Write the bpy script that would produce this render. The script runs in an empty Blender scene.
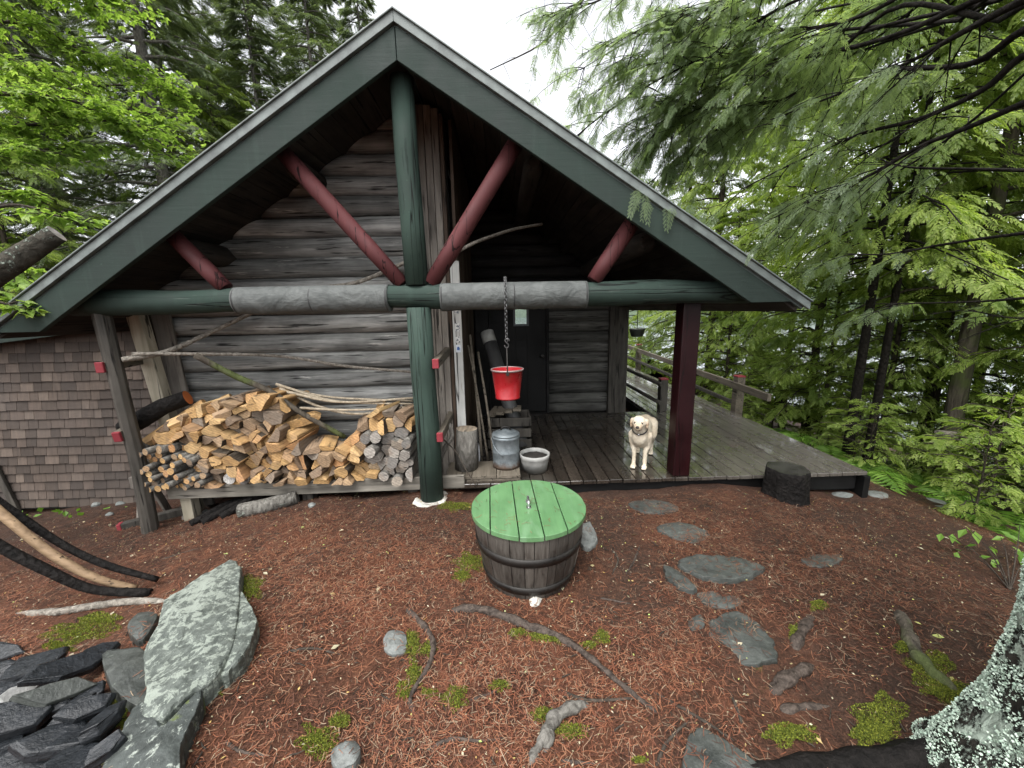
import bpy, bmesh, math, random
import numpy as np
from mathutils import Vector, Matrix, noise as mn
R = math.radians
random.seed(7); rng = np.random.default_rng(7)
SC = bpy.context.scene; COL = SC.collection

# ------------------------------------------------------------------ camera
F = 386.7; YAW, PIT, ROL = 0.0263, 0.1908, 0.0201; CAM = Vector((.676, -3.308, 1.7))
fw = Vector((math.sin(YAW)*math.cos(PIT), math.cos(YAW)*math.cos(PIT), -math.sin(PIT)))
r0 = Vector((math.cos(YAW), -math.sin(YAW), 0)); u0 = r0.cross(fw)
rt = math.cos(ROL)*r0 - math.sin(ROL)*u0; up = math.sin(ROL)*r0 + math.cos(ROL)*u0
cd = bpy.data.cameras.new('camera'); cam = bpy.data.objects.new('camera', cd); COL.objects.link(cam)
cd.sensor_width = 36; cd.lens = F/1024*36; cd.clip_start = .05; cd.clip_end = 600
cam.matrix_world = Matrix(((rt.x, up.x, -fw.x, CAM.x), (rt.y, up.y, -fw.y, CAM.y), (rt.z, up.z, -fw.z, CAM.z), (0, 0, 0, 1)))
SC.camera = cam
def ray(u, v): return fw + rt*((u-512)/F) - up*((v-384)/F)
def atY(u, v, Y): d = ray(u, v); return CAM + d*((Y-CAM.y)/d.y)
def atZ(u, v, Z): d = ray(u, v); return CAM + d*((Z-CAM.z)/d.z)
def atD(u, v, D): return CAM + ray(u, v)*D

# ------------------------------------------------------------------ scene graph helpers
def link(name, me, m=None, parent=None):
    o = bpy.data.objects.new(name, me); COL.objects.link(o)
    if m is not None:
        for k in (m if isinstance(m, (list, tuple)) else [m]): me.materials.append(k)
    if parent is not None:
        o.parent = parent
        o.matrix_parent_inverse = parent_world(parent).inverted()
    return o
def parent_world(p):
    m = Matrix.LocRotScale(p.location, p.rotation_euler, p.scale)
    return parent_world(p.parent) @ p.matrix_parent_inverse @ m if p.parent else m
def tag(o, label=None, cat=None, group=None, kind=None):
    if label: o['label'] = label
    if cat: o['category'] = cat
    if group: o['group'] = group
    if kind: o['kind'] = kind
    return o
def thing(name, label, cat, loc=(0, 0, 0), rz=0, group=None):
    o = bpy.data.objects.new(name, None); COL.objects.link(o); o.location = loc; o.rotation_euler = (0, 0, rz)
    o.empty_display_size = .1
    return tag(o, label, cat, group)
def bake(o):
    dg = bpy.context.evaluated_depsgraph_get(); me = bpy.data.meshes.new_from_object(o.evaluated_get(dg))
    o.modifiers.clear(); o.data = me; return o

class MB:
    """collects shapes into one mesh"""
    def __init__(s): s.v = []; s.f = []; s.mi = []; s.sm = []
    def add(s, vs, fs, mi=0, smooth=False):
        k = len(s.v); s.v += [tuple(p) for p in vs]
        for f in fs: s.f.append([i+k for i in f]); s.mi.append(mi); s.sm.append(smooth)
        return s
    def box(s, a, b, mi=0, M=None):
        x0, y0, z0 = a; x1, y1, z1 = b
        vs = [Vector(p) for p in ((x0,y0,z0),(x1,y0,z0),(x1,y1,z0),(x0,y1,z0),(x0,y0,z1),(x1,y0,z1),(x1,y1,z1),(x0,y1,z1))]
        if M is not None: vs = [M @ p for p in vs]
        return s.add(vs, [(0,3,2,1),(4,5,6,7),(0,1,5,4),(1,2,6,5),(2,3,7,6),(3,0,4,7)], mi)
    def bar(s, p, q, w, h, mi=0, upv=(0, 0, 1)):
        """box beam from p to q, w across, h along upv"""
        p = Vector(p); q = Vector(q); d = (q-p); L = d.length; d.normalize()
        x = d.cross(Vector(upv)); x.normalize(); z = x.cross(d)
        M = Matrix(((x.x, d.x, z.x, p.x), (x.y, d.y, z.y, p.y), (x.z, d.z, z.z, p.z), (0, 0, 0, 1)))
        return s.box((-w/2, 0, -h/2), (w/2, L, h/2), mi, M)
    def tube(s, pts, rad, n=10, mi=0, cap=True, wob=0, seed=0, smooth=True, capmi=None, flat=1.0):
        pts = [Vector(p) for p in pts]; N = len(pts)
        if not isinstance(rad, (list, tuple)): rad = [rad]*N
        k = len(s.v); ref = None
        for i, p in enumerate(pts):
            t = (pts[min(i+1, N-1)]-pts[max(i-1, 0)]).normalized()
            if ref is None:
                ref = Vector((0, 0, 1)) if abs(t.z) < .9 else Vector((1, 0, 0))
            a = t.cross(ref).normalized(); b = a.cross(t).normalized(); ref = b
            for j in range(n):
                an = 2*math.pi*j/n; q = a*math.cos(an) + b*math.sin(an)*flat
                r = rad[i]
                if wob: r *= 1 + wob*mn.noise(Vector((p.x*3+seed*7.1+q.x*.9, p.y*3+q.y*.9, p.z*3+q.z*.9)))
                s.v.append(tuple(p+q*r))
        for i in range(N-1):
            for j in range(n):
                s.f.append([k+i*n+j, k+i*n+(j+1) % n, k+(i+1)*n+(j+1) % n, k+(i+1)*n+j]); s.mi.append(mi); s.sm.append(smooth)
        if cap:
            c = mi if capmi is None else capmi
            s.f.append([k+j for j in range(n)][::-1]); s.mi.append(c); s.sm.append(False)
            s.f.append([k+(N-1)*n+j for j in range(n)]); s.mi.append(c); s.sm.append(False)
        return s
    def lathe(s, prof, c=(0, 0, 0), n=32, mi=0, smooth=True, capb=True, capt=True):
        k = len(s.v); m = len(prof)
        for r, z in prof:
            for j in range(n):
                a = 2*math.pi*j/n; s.v.append((c[0]+r*math.cos(a), c[1]+r*math.sin(a), c[2]+z))
        for i in range(m-1):
            for j in range(n):
                s.f.append([k+i*n+j, k+i*n+(j+1) % n, k+(i+1)*n+(j+1) % n, k+(i+1)*n+j]); s.mi.append(mi); s.sm.append(smooth)
        if capb: s.f.append([k+j for j in range(n)][::-1]); s.mi.append(mi); s.sm.append(False)
        if capt: s.f.append([k+(m-1)*n+j for j in range(n)]); s.mi.append(mi); s.sm.append(False)
        return s
    def prism(s, poly, ext, mi=0):
        """poly: list of 3D points (planar, ccw seen against ext), extruded by ext"""
        n = len(poly); e = Vector(ext); a = [Vector(p) for p in poly]
        return s.add(a+[p+e for p in a], [list(range(n))[::-1], [n+i for i in range(n)]]+[[i, (i+1) % n, n+(i+1) % n, n+i] for i in range(n)], mi)
    def build(s, name, m, parent=None, bevel=0, seg=2, recalc=True):
        me = bpy.data.meshes.new(name); me.from_pydata(s.v, [], s.f)
        me.polygons.foreach_set('material_index', s.mi); me.polygons.foreach_set('use_smooth', s.sm)
        if recalc:
            b = bmesh.new(); b.from_mesh(me); bmesh.ops.recalc_face_normals(b, faces=b.faces); b.to_mesh(me); b.free()
        o = link(name, me, m, parent)
        if bevel:
            md = o.modifiers.new('bevel', 'BEVEL'); md.width = bevel; md.segments = seg; md.limit_method = 'ANGLE'; md.angle_limit = R(40)
        return o

def polyline(pts, n):
    """Catmull-Rom resample to n points"""
    P = [Vector(p) for p in pts]; P = [P[0]*2-P[1]]+P+[P[-1]*2-P[-2]]; m = len(P)-3; out = []
    for i in range(n):
        t = i/(n-1)*m; k = min(int(t), m-1); t -= k; a, b, c, d = P[k:k+4]
        out.append(.5*((2*b)+(c-a)*t+(2*a-5*b+4*c-d)*t*t+(3*b-a-3*c+d)*t**3))
    return out
def lerp(a, b, t): return a+(b-a)*t

def np_mesh(name, V, Fq, m, parent=None, smooth=False, mi=None):
    """V (n,3) array, Fq (m,k) int array with equal face sizes"""
    me = bpy.data.meshes.new(name); V = np.ascontiguousarray(V, np.float32); Fq = np.ascontiguousarray(Fq, np.int32); k = Fq.shape[1]
    me.vertices.add(len(V)); me.vertices.foreach_set('co', V.ravel())
    me.loops.add(Fq.size); me.loops.foreach_set('vertex_index', Fq.ravel())
    me.polygons.add(len(Fq)); me.polygons.foreach_set('loop_start', np.arange(0, Fq.size, k, dtype=np.int32))
    me.polygons.foreach_set('use_smooth', np.full(len(Fq), smooth))
    if mi is not None: me.polygons.foreach_set('material_index', np.ascontiguousarray(mi, np.int32))
    me.update(calc_edges=True); me.validate()
    return link(name, me, m, parent)
def unit(a): return a/np.maximum(np.linalg.norm(a, axis=-1, keepdims=True), 1e-9)

# ------------------------------------------------------------------ materials
class G:
    def __init__(s, name):
        s.m = bpy.data.materials.new(name); s.m.use_nodes = True; s.nt = s.m.node_tree
        s.b = s.nt.nodes['Principled BSDF']; s.out = s.nt.nodes['Material Output']
    def n(s, t, **kw):
        nd = s.nt.nodes.new('ShaderNode'+t)
        for k, v in kw.items():
            if k.startswith('i_'):
                key = k[2:].replace('_', ' '); key = int(key) if key.isdigit() else key
                s.set(nd.inputs[key], v)
            else: setattr(nd, k, v)
        return nd
    def set(s, inp, v):
        if isinstance(v, bpy.types.NodeSocket): s.nt.links.new(v, inp)
        else: inp.default_value = v
    def p(s, key, v): s.set(s.b.inputs[key], v); return s
    def co(s, kind='Object'): return s.n('TexCoord').outputs[kind]
    def mapv(s, v, scale, loc=(0, 0, 0), rot=(0, 0, 0)):
        return s.n('Mapping', i_Vector=v, i_Scale=scale, i_Location=loc, i_Rotation=rot).outputs[0]
    def noise(s, v, scale, detail=4, rough=.55, dist=0):
        return s.n('TexNoise', i_Vector=v, i_Scale=scale, i_Detail=detail, i_Roughness=rough, i_Distortion=dist).outputs[0]
    def vor(s, v, scale, feature='F1', out='Distance'):
        return s.n('TexVoronoi', feature=feature, i_Vector=v, i_Scale=scale).outputs[out]
    def ramp(s, f, stops, interp='LINEAR'):
        nd = s.n('ValToRGB', i_Fac=f); cr = nd.color_ramp; cr.interpolation = interp
        while len(cr.elements) < len(stops): cr.elements.new(.5)
        for e, (p, c) in zip(cr.elements, stops):
            e.position = p; e.color = (c, c, c, 1) if not isinstance(c, (tuple, list)) else tuple(c)+(1,)
        return nd.outputs[0]
    def math(s, op, a, b=0.0, clamp=False):
        return s.n('Math', operation=op, use_clamp=clamp, i_0=a, i_1=b).outputs[0]
    def mix(s, f, a, b, bt='MIX'):
        nd = s.n('MixRGB', blend_type=bt); s.set(nd.inputs[0], f)
        for i, c in ((1, a), (2, b)):
            s.set(nd.inputs[i], c if isinstance(c, bpy.types.NodeSocket) else tuple(c)+(1,))
        return nd.outputs[0]
    def bump(s, h, st=.5, d=.01):
        s.p('Normal', s.n('Bump', i_Height=h, i_Strength=st, i_Distance=d).outputs[0]); return s
    def isl(s): return s.n('NewGeometry').outputs['Random Per Island']
    def rnd(s): return s.n('ObjectInfo').outputs['Random']
def mulc(c, k): return tuple(min(1, x*k) for x in c)

def wood(name, dark, light, axis='x', k=1.0, rough=(.55, .9), vary=.5, wet=0, bump=.5, worn=None, island=True):
    g = G(name); c = g.co(); sc = {'x': (.6, 9, 9), 'y': (9, .6, 9), 'z': (9, 9, .6)}[axis]
    if island:
        isl = g.isl(); off = g.n('VectorMath', operation='SCALE', i_0=(13.7, 5.1, 9.3)); g.set(off.inputs['Scale'], isl)
        c = g.n('VectorMath', operation='ADD', i_0=c, i_1=off.outputs[0]).outputs[0]
    v = g.mapv(c, tuple(x*k for x in sc))
    n1 = g.noise(v, 2.2, 6, .65, .4); n2 = g.noise(c, 1.7*k, 4, .6)
    col = g.ramp(n1, [(.3, dark), (.7, light)])
    col = g.mix(g.ramp(n2, [(.35, .0), (.7, .65)]), col, mulc(dark, .75))
    if island:
        br = g.ramp(isl, [(0, 1-vary), (1, 1+vary*.6)]); col = g.mix(1., col, br, 'MULTIPLY')
    if worn:
        w = g.ramp(g.noise(v, 3.1, 8, .7), [(.60, 0), (.68, 1)]); col = g.mix(w, col, worn)
    crack = g.ramp(g.noise(v, 4.5, 3, .5), [(.32, .12), (.40, 1)]); col = g.mix(1., col, crack, 'MULTIPLY')
    g.p('Base Color', col)
    g.p('Roughness', g.ramp(n2, [(.3, rough[0]), (.7, rough[1])]))
    g.p('Specular IOR Level', .2)
    g.bump(g.math('ADD', n1, crack), bump, .006)
    return g.m
def paint(name, col, rough=.45, wear=None, axis='x', scratch=.6):
    crack = wear is not None
    g = G(name); c = g.co(); n = g.noise(c, 2.5, 5, .6); f = g.noise(c, 40, 4, .6)
    sc = {'x': (1, 14, 14), 'y': (14, 1, 14), 'z': (14, 14, 1)}[axis]
    gr = g.noise(g.mapv(c, sc), 3, 5, .6)
    k = g.mix(g.ramp(n, [(.3, 0), (.75, 1)]), mulc(col, .72), mulc(col, 1.25))
    if wear: k = g.mix(g.ramp(gr, [(scratch, 0), (scratch+.06, .8)]), k, wear)
    k = g.mix(g.ramp(f, [(.68, 0), (.74, .5)]), k, mulc(col, 2.5))
    cs = {'x': (.22, 5, 5), 'y': (5, .22, 5), 'z': (5, 5, .22)}[axis]
    cr = g.math('ABSOLUTE', g.math('SUBTRACT', g.noise(g.mapv(c, cs), 1.6, 3, .5, .3), .5)); crk = g.ramp(cr, [(.004, .12), (.012, 1)]); k = g.mix(1., k, crk, 'MULTIPLY') if crack else k
    st = g.noise(g.mapv(c, (9, 9, .8)), 1.3, 5, .65); k = g.mix(g.ramp(st, [(.55, 0), (.75, .35)]), k, mulc(col, 1.9))
    g.p('Specular IOR Level', .22); g.p('Base Color', k); g.p('Roughness', g.ramp(n, [(.3, rough*.75), (.7, min(1, rough*1.4))]))
    g.bump(g.math('ADD', gr, g.math('MULTIPLY', crk, 1.5)) if crack else g.math('ADD', gr, n), .35, .005); return g.m

M = {}
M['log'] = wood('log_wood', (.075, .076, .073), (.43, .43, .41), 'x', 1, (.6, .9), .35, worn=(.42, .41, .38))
M['gableshade'] = wood('shaded_gable_wood', (.010, .010, .011), (.035, .034, .035), 'x', 1, (.6, .9), .3)  # log wood made near black: the gable's shade is put into the colour
M['logshade'] = wood('shade_log_wood', (.025, .025, .023), (.17, .168, .155), 'x', 1, (.6, .9), .3)  # darker copy of the log wood, porch shade painted into it
M['boardz'] = wood('grey_board', (.09, .08, .07), (.30, .27, .235), 'z', 1, (.6, .9), .3)
M['brownz'] = wood('brown_board', (.05, .035, .025), (.15, .105, .08), 'z', 1, (.6, .9), .3)
M['postdark'] = wood('dark_post', (.028, .026, .022), (.10, .09, .078), 'z', 1, (.4, .75), .2)
M['pale'] = wood('pale_post', (.30, .27, .2), (.55, .5, .4), 'z', .8, (.6, .9), .2)
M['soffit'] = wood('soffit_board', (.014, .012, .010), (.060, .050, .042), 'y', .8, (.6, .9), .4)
M['benchx'] = wood('bench_board', (.10, .092, .078), (.32, .295, .25), 'x', 1, (.55, .85), .25)
M['rail'] = wood('rail_wood', (.08, .068, .052), (.22, .19, .15), 'y', 1, (.4, .8), .3)
M['green'] = paint('green_paint', (.021, .032, .027), .65)
M['greenlog'] = paint('green_log_paint', (.023, .038, .031), .7, (.075, .09, .078), 'x', .63)
M['greenz'] = paint('green_post_paint', (.027, .045, .036), .72, (.009, .016, .013), 'z', .60)
M['red'] = paint('red_paint', (.082, .025, .026), .6, (.04, .01, .011), 'z', .64)
M['redtip'] = paint('pink_red_paint', (.20, .030, .038), .5)
M['redend'] = M['redtip']
M['white'] = paint('white_paint', (.44, .44, .42), .6, (.22, .2, .18), 'z', .60)
M['black'] = paint('shade_black', (.006, .006, .006), .55)  # near black stands in for porch shade on door, under-deck shade on joists

def simple(name, col, rough=.6, metal=0, nz=6, amp=.35, bump=.2):
    g = G(name); c = g.co(); n = g.noise(c, nz, 5, .6)
    g.p('Base Color', g.mix(g.ramp(n, [(.3, 0), (.7, 1)]), mulc(col, 1-amp), mulc(col, 1+amp)))
    g.p('Roughness', g.ramp(n, [(.3, max(.05, rough*.75)), (.7, min(1, rough*1.25))])); g.p('Metallic', metal)
    if bump: g.bump(n, bump, .005)
    return g.m
M['metal_trim'] = simple('roof_edge_metal', (.125, .145, .138), .5, .0, 8, .45, .05)
M['roof'] = simple('roof_metal', (.10, .12, .115), .4, .3)
M['stone_w'] = simple('pale_concrete', (.42, .41, .37), .85, 0, 14, .35, .6)
M['iron'] = simple('dark_iron', (.025, .023, .021), .5, .6)
M['chrome'] = simple('steel', (.55, .55, .55), .28, .9)
M['dark'] = simple('dark_interior', (.02, .018, .016), .9)
M['tube'] = simple('dark_grey_tube', (.05, .05, .05), .6)
M['tubetop'] = simple('pale_tube_end', (.32, .32, .3), .7)
M['pot'] = simple('white_pot', (.36, .36, .34), .45)
M['soil'] = simple('potting_soil', (.02, .017, .014), .95, 0, 30, .6, .8)
M['planter'] = simple('planter_green', (.03, .035, .03), .6)

def canvas():
    g = G('grey_canvas'); c = g.co(); n = g.noise(c, 9, 6, .65, .8); w = g.noise(g.mapv(c, (3, 14, 14)), 2, 5, .6, 1.5)
    g.p('Base Color', g.ramp(n, [(.3, (.042, .047, .045)), (.72, (.095, .101, .097))])); g.p('Roughness', .75); g.bump(g.math('ADD', g.noise(c, 5, 3, .5, 1.2), g.math('MULTIPLY', w, .25)), .7, .03); return g.m
M['canvas'] = canvas()

def shingle():
    g = G('brown_shingle'); isl = g.isl(); c = g.co()
    n = g.noise(g.mapv(c, (30, 30, 2)), 1, 5, .6); n2 = g.noise(c, 1.2, 4)
    col = g.ramp(isl, [(0, (.033, .023, .017)), (.45, (.056, .040, .030)), (.8, (.078, .056, .043)), (1, (.108, .082, .064))])
    col = g.mix(1., col, g.ramp(n, [(.25, .65), (.7, 1.15)]), 'MULTIPLY'); col = g.mix(g.ramp(n2, [(.4, 0), (.7, .45)]), col, (.05, .043, .04))
    g.p('Base Color', col); g.p('Roughness', .85); g.bump(n, .5, .006); return g.m
M['shingle'] = shingle()

def deckmat():
    g = G('wet_deck_board'); c = g.co(); isl = g.isl()
    off = g.n('VectorMath', operation='SCALE', i_0=(3.7, 15.1, 9.3)); g.set(off.inputs['Scale'], isl)
    c2 = g.n('VectorMath', operation='ADD', i_0=c, i_1=off.outputs[0]).outputs[0]
    gr = g.noise(g.mapv(c2, (22, .8, 10)), 1.6, 6, .6, .3); big = g.noise(c, 1.6, 5, .62); mid = g.noise(c2, 5, 5, .65)
    col = g.ramp(gr, [(.28, (.010, .008, .0065)), (.7, (.040, .032, .025))])
    col = g.mix(1., col, g.ramp(isl, [(0, .65), (1, 1.35)]), 'MULTIPLY')
    col = g.mix(g.ramp(big, [(.5, 0), (.75, .45)]), col, (.075, .073, .062))
    xx = g.n('SeparateXYZ', i_0=c).outputs[0]; outer = g.ramp(g.math('ADD', g.math('MULTIPLY', xx, .25), g.math('MULTIPLY', big, .3)), [(.72, 0), (.90, .75)])
    col = g.mix(outer, col, g.mix(gr, (.06, .054, .046), (.17, .155, .135)))  # paler outer boards: bleached wood, and sky reflection put into the colour
    g.p('Base Color', col)
    g.p('Roughness', g.math('ADD', g.ramp(big, [(.36, .07), (.62, .30)]), g.ramp(mid, [(.35, 0), (.7, .22)])))
    g.p('IOR', 1.4); g.p('Coat Weight', g.ramp(mid, [(.35, 1.0), (.8, .5)])); g.p('Coat Roughness', .05); g.bump(g.math('ADD', gr, g.math('MULTIPLY', mid, .7)), .25, .004); return g.m
M['deck'] = deckmat()

def woodend():
    """split firewood: pale cleft faces, different for every piece"""
    out = []
    for nm, st in (('fresh', [(0, (.48, .30, .125)), (.22, (.41, .245, .10)), (.42, (.55, .37, .175)), (.54, (.38, .19, .075)), (.62, (.32, .215, .12)), (.82, (.22, .15, .095)), (1, (.17, .14, .11))]),
                   ('grey', [(0, (.12, .11, .1)), (.4, (.2, .185, .165)), (.75, (.28, .255, .225)), (1, (.33, .25, .16))])):
        g = G('split_wood_'+nm); c = g.co(); r = g.rnd()
        base = g.ramp(r, st)
        off = g.n('VectorMath', operation='SCALE', i_0=(31.7, 15.1, 49.3)); g.set(off.inputs['Scale'], r)
        c2 = g.n('VectorMath', operation='ADD', i_0=c, i_1=off.outputs[0]).outputs[0]
        rings = g.n('TexWave', wave_type='RINGS', rings_direction='Y', i_Vector=c2, i_Scale=14., i_Distortion=2.5, i_Detail=3.).outputs['Fac']
        n = g.noise(g.mapv(c2, (28, 3, 28)), 1.5, 6, .7); b = g.noise(c2, 9, 4)
        col = g.mix(1., base, g.ramp(n, [(.25, .5), (.7, 1.2)]), 'MULTIPLY'); col = g.mix(1., col, g.ramp(rings, [(0, .82), (1, 1.08)]), 'MULTIPLY')
        col = g.mix(g.ramp(b, [(.5, 0), (.75, .6)]), col, (.18, .12, .075))
        ck = g.ramp(g.noise(g.mapv(c2, (5, 1, 30)), 2, 4, .6), [(.32, .2), (.38, 1)]); col = g.mix(1., col, ck, 'MULTIPLY')
        g.p('Base Color', col); g.p('Roughness', .8); g.bump(n, .6, .008); out.append(g.m)
    return out
M['fresh'], M['greycut'] = woodend()
def bark(name, a, b, sc=(10, 10, 3), scale=2.2, lichen=None, lth=.6, moss=None, bump=1., rough=.9, d=.02):
    g = G(name); c = g.co(); v = g.mapv(c, sc); n = g.noise(v, scale, 7, .65, .6); vo = g.vor(v, scale*1.3)
    h = g.math('ADD', n, g.math('MULTIPLY', vo, .5))
    col = g.ramp(n, [(.3, a), (.7, b)])
    if moss: col = g.mix(g.ramp(g.noise(c, 2.2, 5, .6), [(.5, 0), (.62, .85)]), col, moss)
    if lichen:
        l = g.noise(c, 7, 9, .72, .6); l = g.math('ADD', g.math('MULTIPLY', l, .7), g.math('MULTIPLY', g.noise(c, 34, 4, .7), .3)); lm = g.ramp(l, [(lth, 0), (lth+.03, 1)])
        lc = g.mix(g.ramp(g.noise(c, 38, 5, .7), [(.3, 0), (.7, 1)]), mulc(lichen, .6), lichen)
        col = g.mix(lm, col, lc); h = g.math('ADD', h, g.math('MULTIPLY', lm, .8))
    g.p('Base Color', col); g.p('Roughness', rough); g.p('Specular IOR Level', .12); g.bump(h, bump, d); return g.m
M['limbdark'] = bark('black_limb_bark', (.004, .0035, .003), (.02, .017, .014), (10, 10, 10), 2.5, None, rough=.85)
M['bark'] = bark('dark_bark', (.018, .015, .012), (.075, .062, .05))
M['barkgrey'] = bark('grey_bark', (.06, .055, .048), (.2, .19, .17), (10, 10, 4), 3, (.32, .35, .30), .60)
M['barkfire'] = bark('firewood_bark', (.022, .018, .014), (.10, .08, .06), (12, 2, 12), 2)
M['barkmoss'] = bark('mossy_bark', (.03, .025, .02), (.11, .095, .075), (9, 9, 2), 2.4, None, .6, (.07, .09, .03))
M['barklich'] = bark('lichen_bark', (.010, .009, .008), (.04, .036, .03), (8, 8, 4), 2.6, (.42, .50, .42), .50, d=.04)
M['limblich'] = bark('limb_lichen_bark', (.015, .014, .011), (.07, .064, .052), (8, 8, 8), 2.5, (.33, .38, .32), .55, d=.02)
M['barkblack'] = bark('black_wet_bark', (.003, .0028, .0026), (.015, .013, .012), (10, 10, 10), 2.5, None, rough=.8)
M['birch'] = bark('pale_round_bark', (.22, .21, .2), (.5, .48, .45), (14, 3, 14), 2)
M['tanwood'] = wood('bare_tan_wood', (.13, .085, .05), (.36, .25, .15), 'x', 1.2, (.5, .8), .2)
M['root'] = bark('root_bark', (.018, .014, .012), (.095, .075, .062), (14, 14, 14), 2.4, (.28, .3, .25), .66, d=.012, rough=.6)
M['stickgrey'] = bark('bare_grey_stick', (.10, .09, .075), (.32, .29, .25), (14, 14, 14), 2)
M['polepale'] = bark('pale_pole', (.2, .165, .12), (.48, .41, .31), (14, 14, 14), 2, bump=.4)

def rockmat(name, a, b, lichen=None, lth=.55, moss=False, rough=(.25, .6), strat=(3, 3, 14), lsc=8):
    g = G(name); c = g.co(); n = g.noise(g.mapv(c, strat), 2, 7, .65, .5); n2 = g.noise(c, 3, 5); f = g.noise(c, 30, 6, .7)
    col = g.ramp(n, [(.28, a), (.72, b)]); col = g.mix(1., col, g.ramp(f, [(.3, .7), (.7, 1.2)]), 'MULTIPLY')
    rg = g.ramp(n2, [(.35, rough[0]), (.65, rough[1])])
    if lichen:
        l = g.math('ADD', g.math('MULTIPLY', g.noise(c, lsc, 8, .75, .4), .75), g.math('MULTIPLY', g.noise(c, 2.2, 3), .25))
        lm = g.ramp(l, [(lth, 0), (lth+.035, .9)]); col = g.mix(lm, col, g.mix(f, mulc(lichen, .7), lichen)); rg = g.math('MAXIMUM', rg, g.math('MULTIPLY', lm, .85))
    if moss:
        mm = g.ramp(g.noise(c, 3.3, 6, .65), [(.60, 0), (.66, 1)]); col = g.mix(mm, col, (.10, .13, .02))
    g.p('Specular IOR Level', .32); g.p('Base Color', col); g.p('Roughness', rg); g.bump(g.math('ADD', n, f), .6, .012); return g.m
M['slate'] = rockmat('wet_slate', (.005, .006, .007), (.024, .027, .031), rough=(.10, .36))
M['slatepale'] = rockmat('pale_slate', (.16, .16, .15), (.36, .36, .35), rough=(.35, .6))
M['lichenrock'] = rockmat('lichen_rock', (.04, .048, .042), (.12, .135, .12), (.25, .28, .24), .495, False, (.4, .8), (9, 9, 16), 26)
M['lichenrock2'] = rockmat('dark_lichen_rock', (.022, .026, .024), (.07, .08, .075), (.30, .33, .29), .545, True, (.3, .7), (7, 7, 14), 24)
M['stepstone'] = rockmat('wet_stepping_stone', (.022, .025, .023), (.080, .086, .078), (.16, .18, .155), .60, False, (.25, .6))
M['fieldstone'] = rockmat('grey_fieldstone', (.07, .076, .072), (.19, .2, .19), (.4, .42, .38), .6, False, (.4, .8))

def humusmask(g):
    # darker trodden humus towards the right of the yard and along the bench
    x, y, z = g.n('SeparateXYZ', i_0=g.co()).outputs
    n = g.math('MULTIPLY', g.math('SUBTRACT', g.noise(g.co(), .9, 6, .65), .5), 2.6)
    a = g.ramp(g.math('ADD', g.math('MULTIPLY', g.math('SUBTRACT', x, .9), .45), n), [(.1, 0), (.75, .62)])
    b = g.ramp(g.math('ADD', g.math('MULTIPLY', g.math('ADD', y, .95), .9), n), [(.1, 0), (.75, .62)])
    return g.math('MAXIMUM', a, b)
def leafmat(name, stops, trans=.45, rough=.45, patch=None, ps=.8, humus=False):
    g = G(name); isl = g.isl(); col = g.ramp(isl, stops)
    if patch:
        pn = g.ramp(g.noise(g.co(), ps, 3, .6), [(.42, 0), (.62, .8)]); col = g.mix(pn, col, patch)
    if humus: col = g.mix(humusmask(g), col, g.mix(1., col, (.50, .52, .56), 'MULTIPLY'))
    g.p('Base Color', col); g.p('Roughness', rough); g.p('Specular IOR Level', .35)
    tr = g.n('BsdfTranslucent'); g.set(tr.inputs[0], g.mix(1., col, (1.25, 1.3, .7), 'MULTIPLY'))
    mx = g.n('MixShader', i_0=trans); g.nt.links.new(g.b.outputs[0], mx.inputs[1]); g.nt.links.new(tr.outputs[0], mx.inputs[2])
    g.nt.links.new(mx.outputs[0], g.out.inputs[0]); return g.m
M['maple'] = leafmat('maple_leaf', [(0, (.12, .20, .035)), (.5, (.21, .32, .065)), (1, (.34, .44, .13))], .55)
M['cedar'] = leafmat('cedar_spray', [(0, (.12, .18, .085)), (.5, (.21, .285, .145)), (1, (.30, .375, .19))], .66, .28, (.20, .26, .17), 1.3)
M['forest'] = leafmat('forest_leaf', [(0, (.18, .25, .055)), (.5, (.29, .38, .095)), (1, (.40, .47, .15))], .65, .5, (.05, .09, .03), .5)
M['forestl'] = leafmat('forest_leaf_light', [(0, (.19, .28, .055)), (.5, (.31, .40, .095)), (1, (.42, .49, .16))], .65, .5, (.12, .19, .04), .6)
M['spruce'] = leafmat('spruce_needle', [(0, (.075, .11, .048)), (.5, (.14, .19, .085)), (1, (.22, .27, .12))], .5, .5, (.09, .12, .07), .7)
M['lichen'] = leafmat('mint_lichen', [(0, (.30, .40, .32)), (.5, (.47, .58, .48)), (1, (.60, .70, .60))], .05, .9)
M['fern'] = leafmat('fern_leaf', [(0, (.08, .17, .02)), (.5, (.13, .25, .035)), (1, (.2, .33, .06))], .45)
M['mossm'] = leafmat('moss_tuft', [(0, (.04, .055, .008)), (.5, (.11, .135, .015)), (1, (.23, .25, .03))], .25, .8)
M['litter'] = leafmat('fallen_leaf', [(0, (.30, .24, .14)), (.35, (.40, .36, .26)), (.6, (.22, .2, .12)), (.8, (.45, .30, .10)), (.92, (.30, .38, .12)), (1, (.45, .42, .33))], .1, .7)
M['needle'] = leafmat('pine_needle', [(0, (.04, .018, .012)), (.3, (.11, .040, .022)), (.58, (.20, .072, .038)), (.78, (.25, .11, .058)), (.92, (.19, .135, .09)), (1, (.29, .22, .15))], .05, .6, humus=True)
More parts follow.
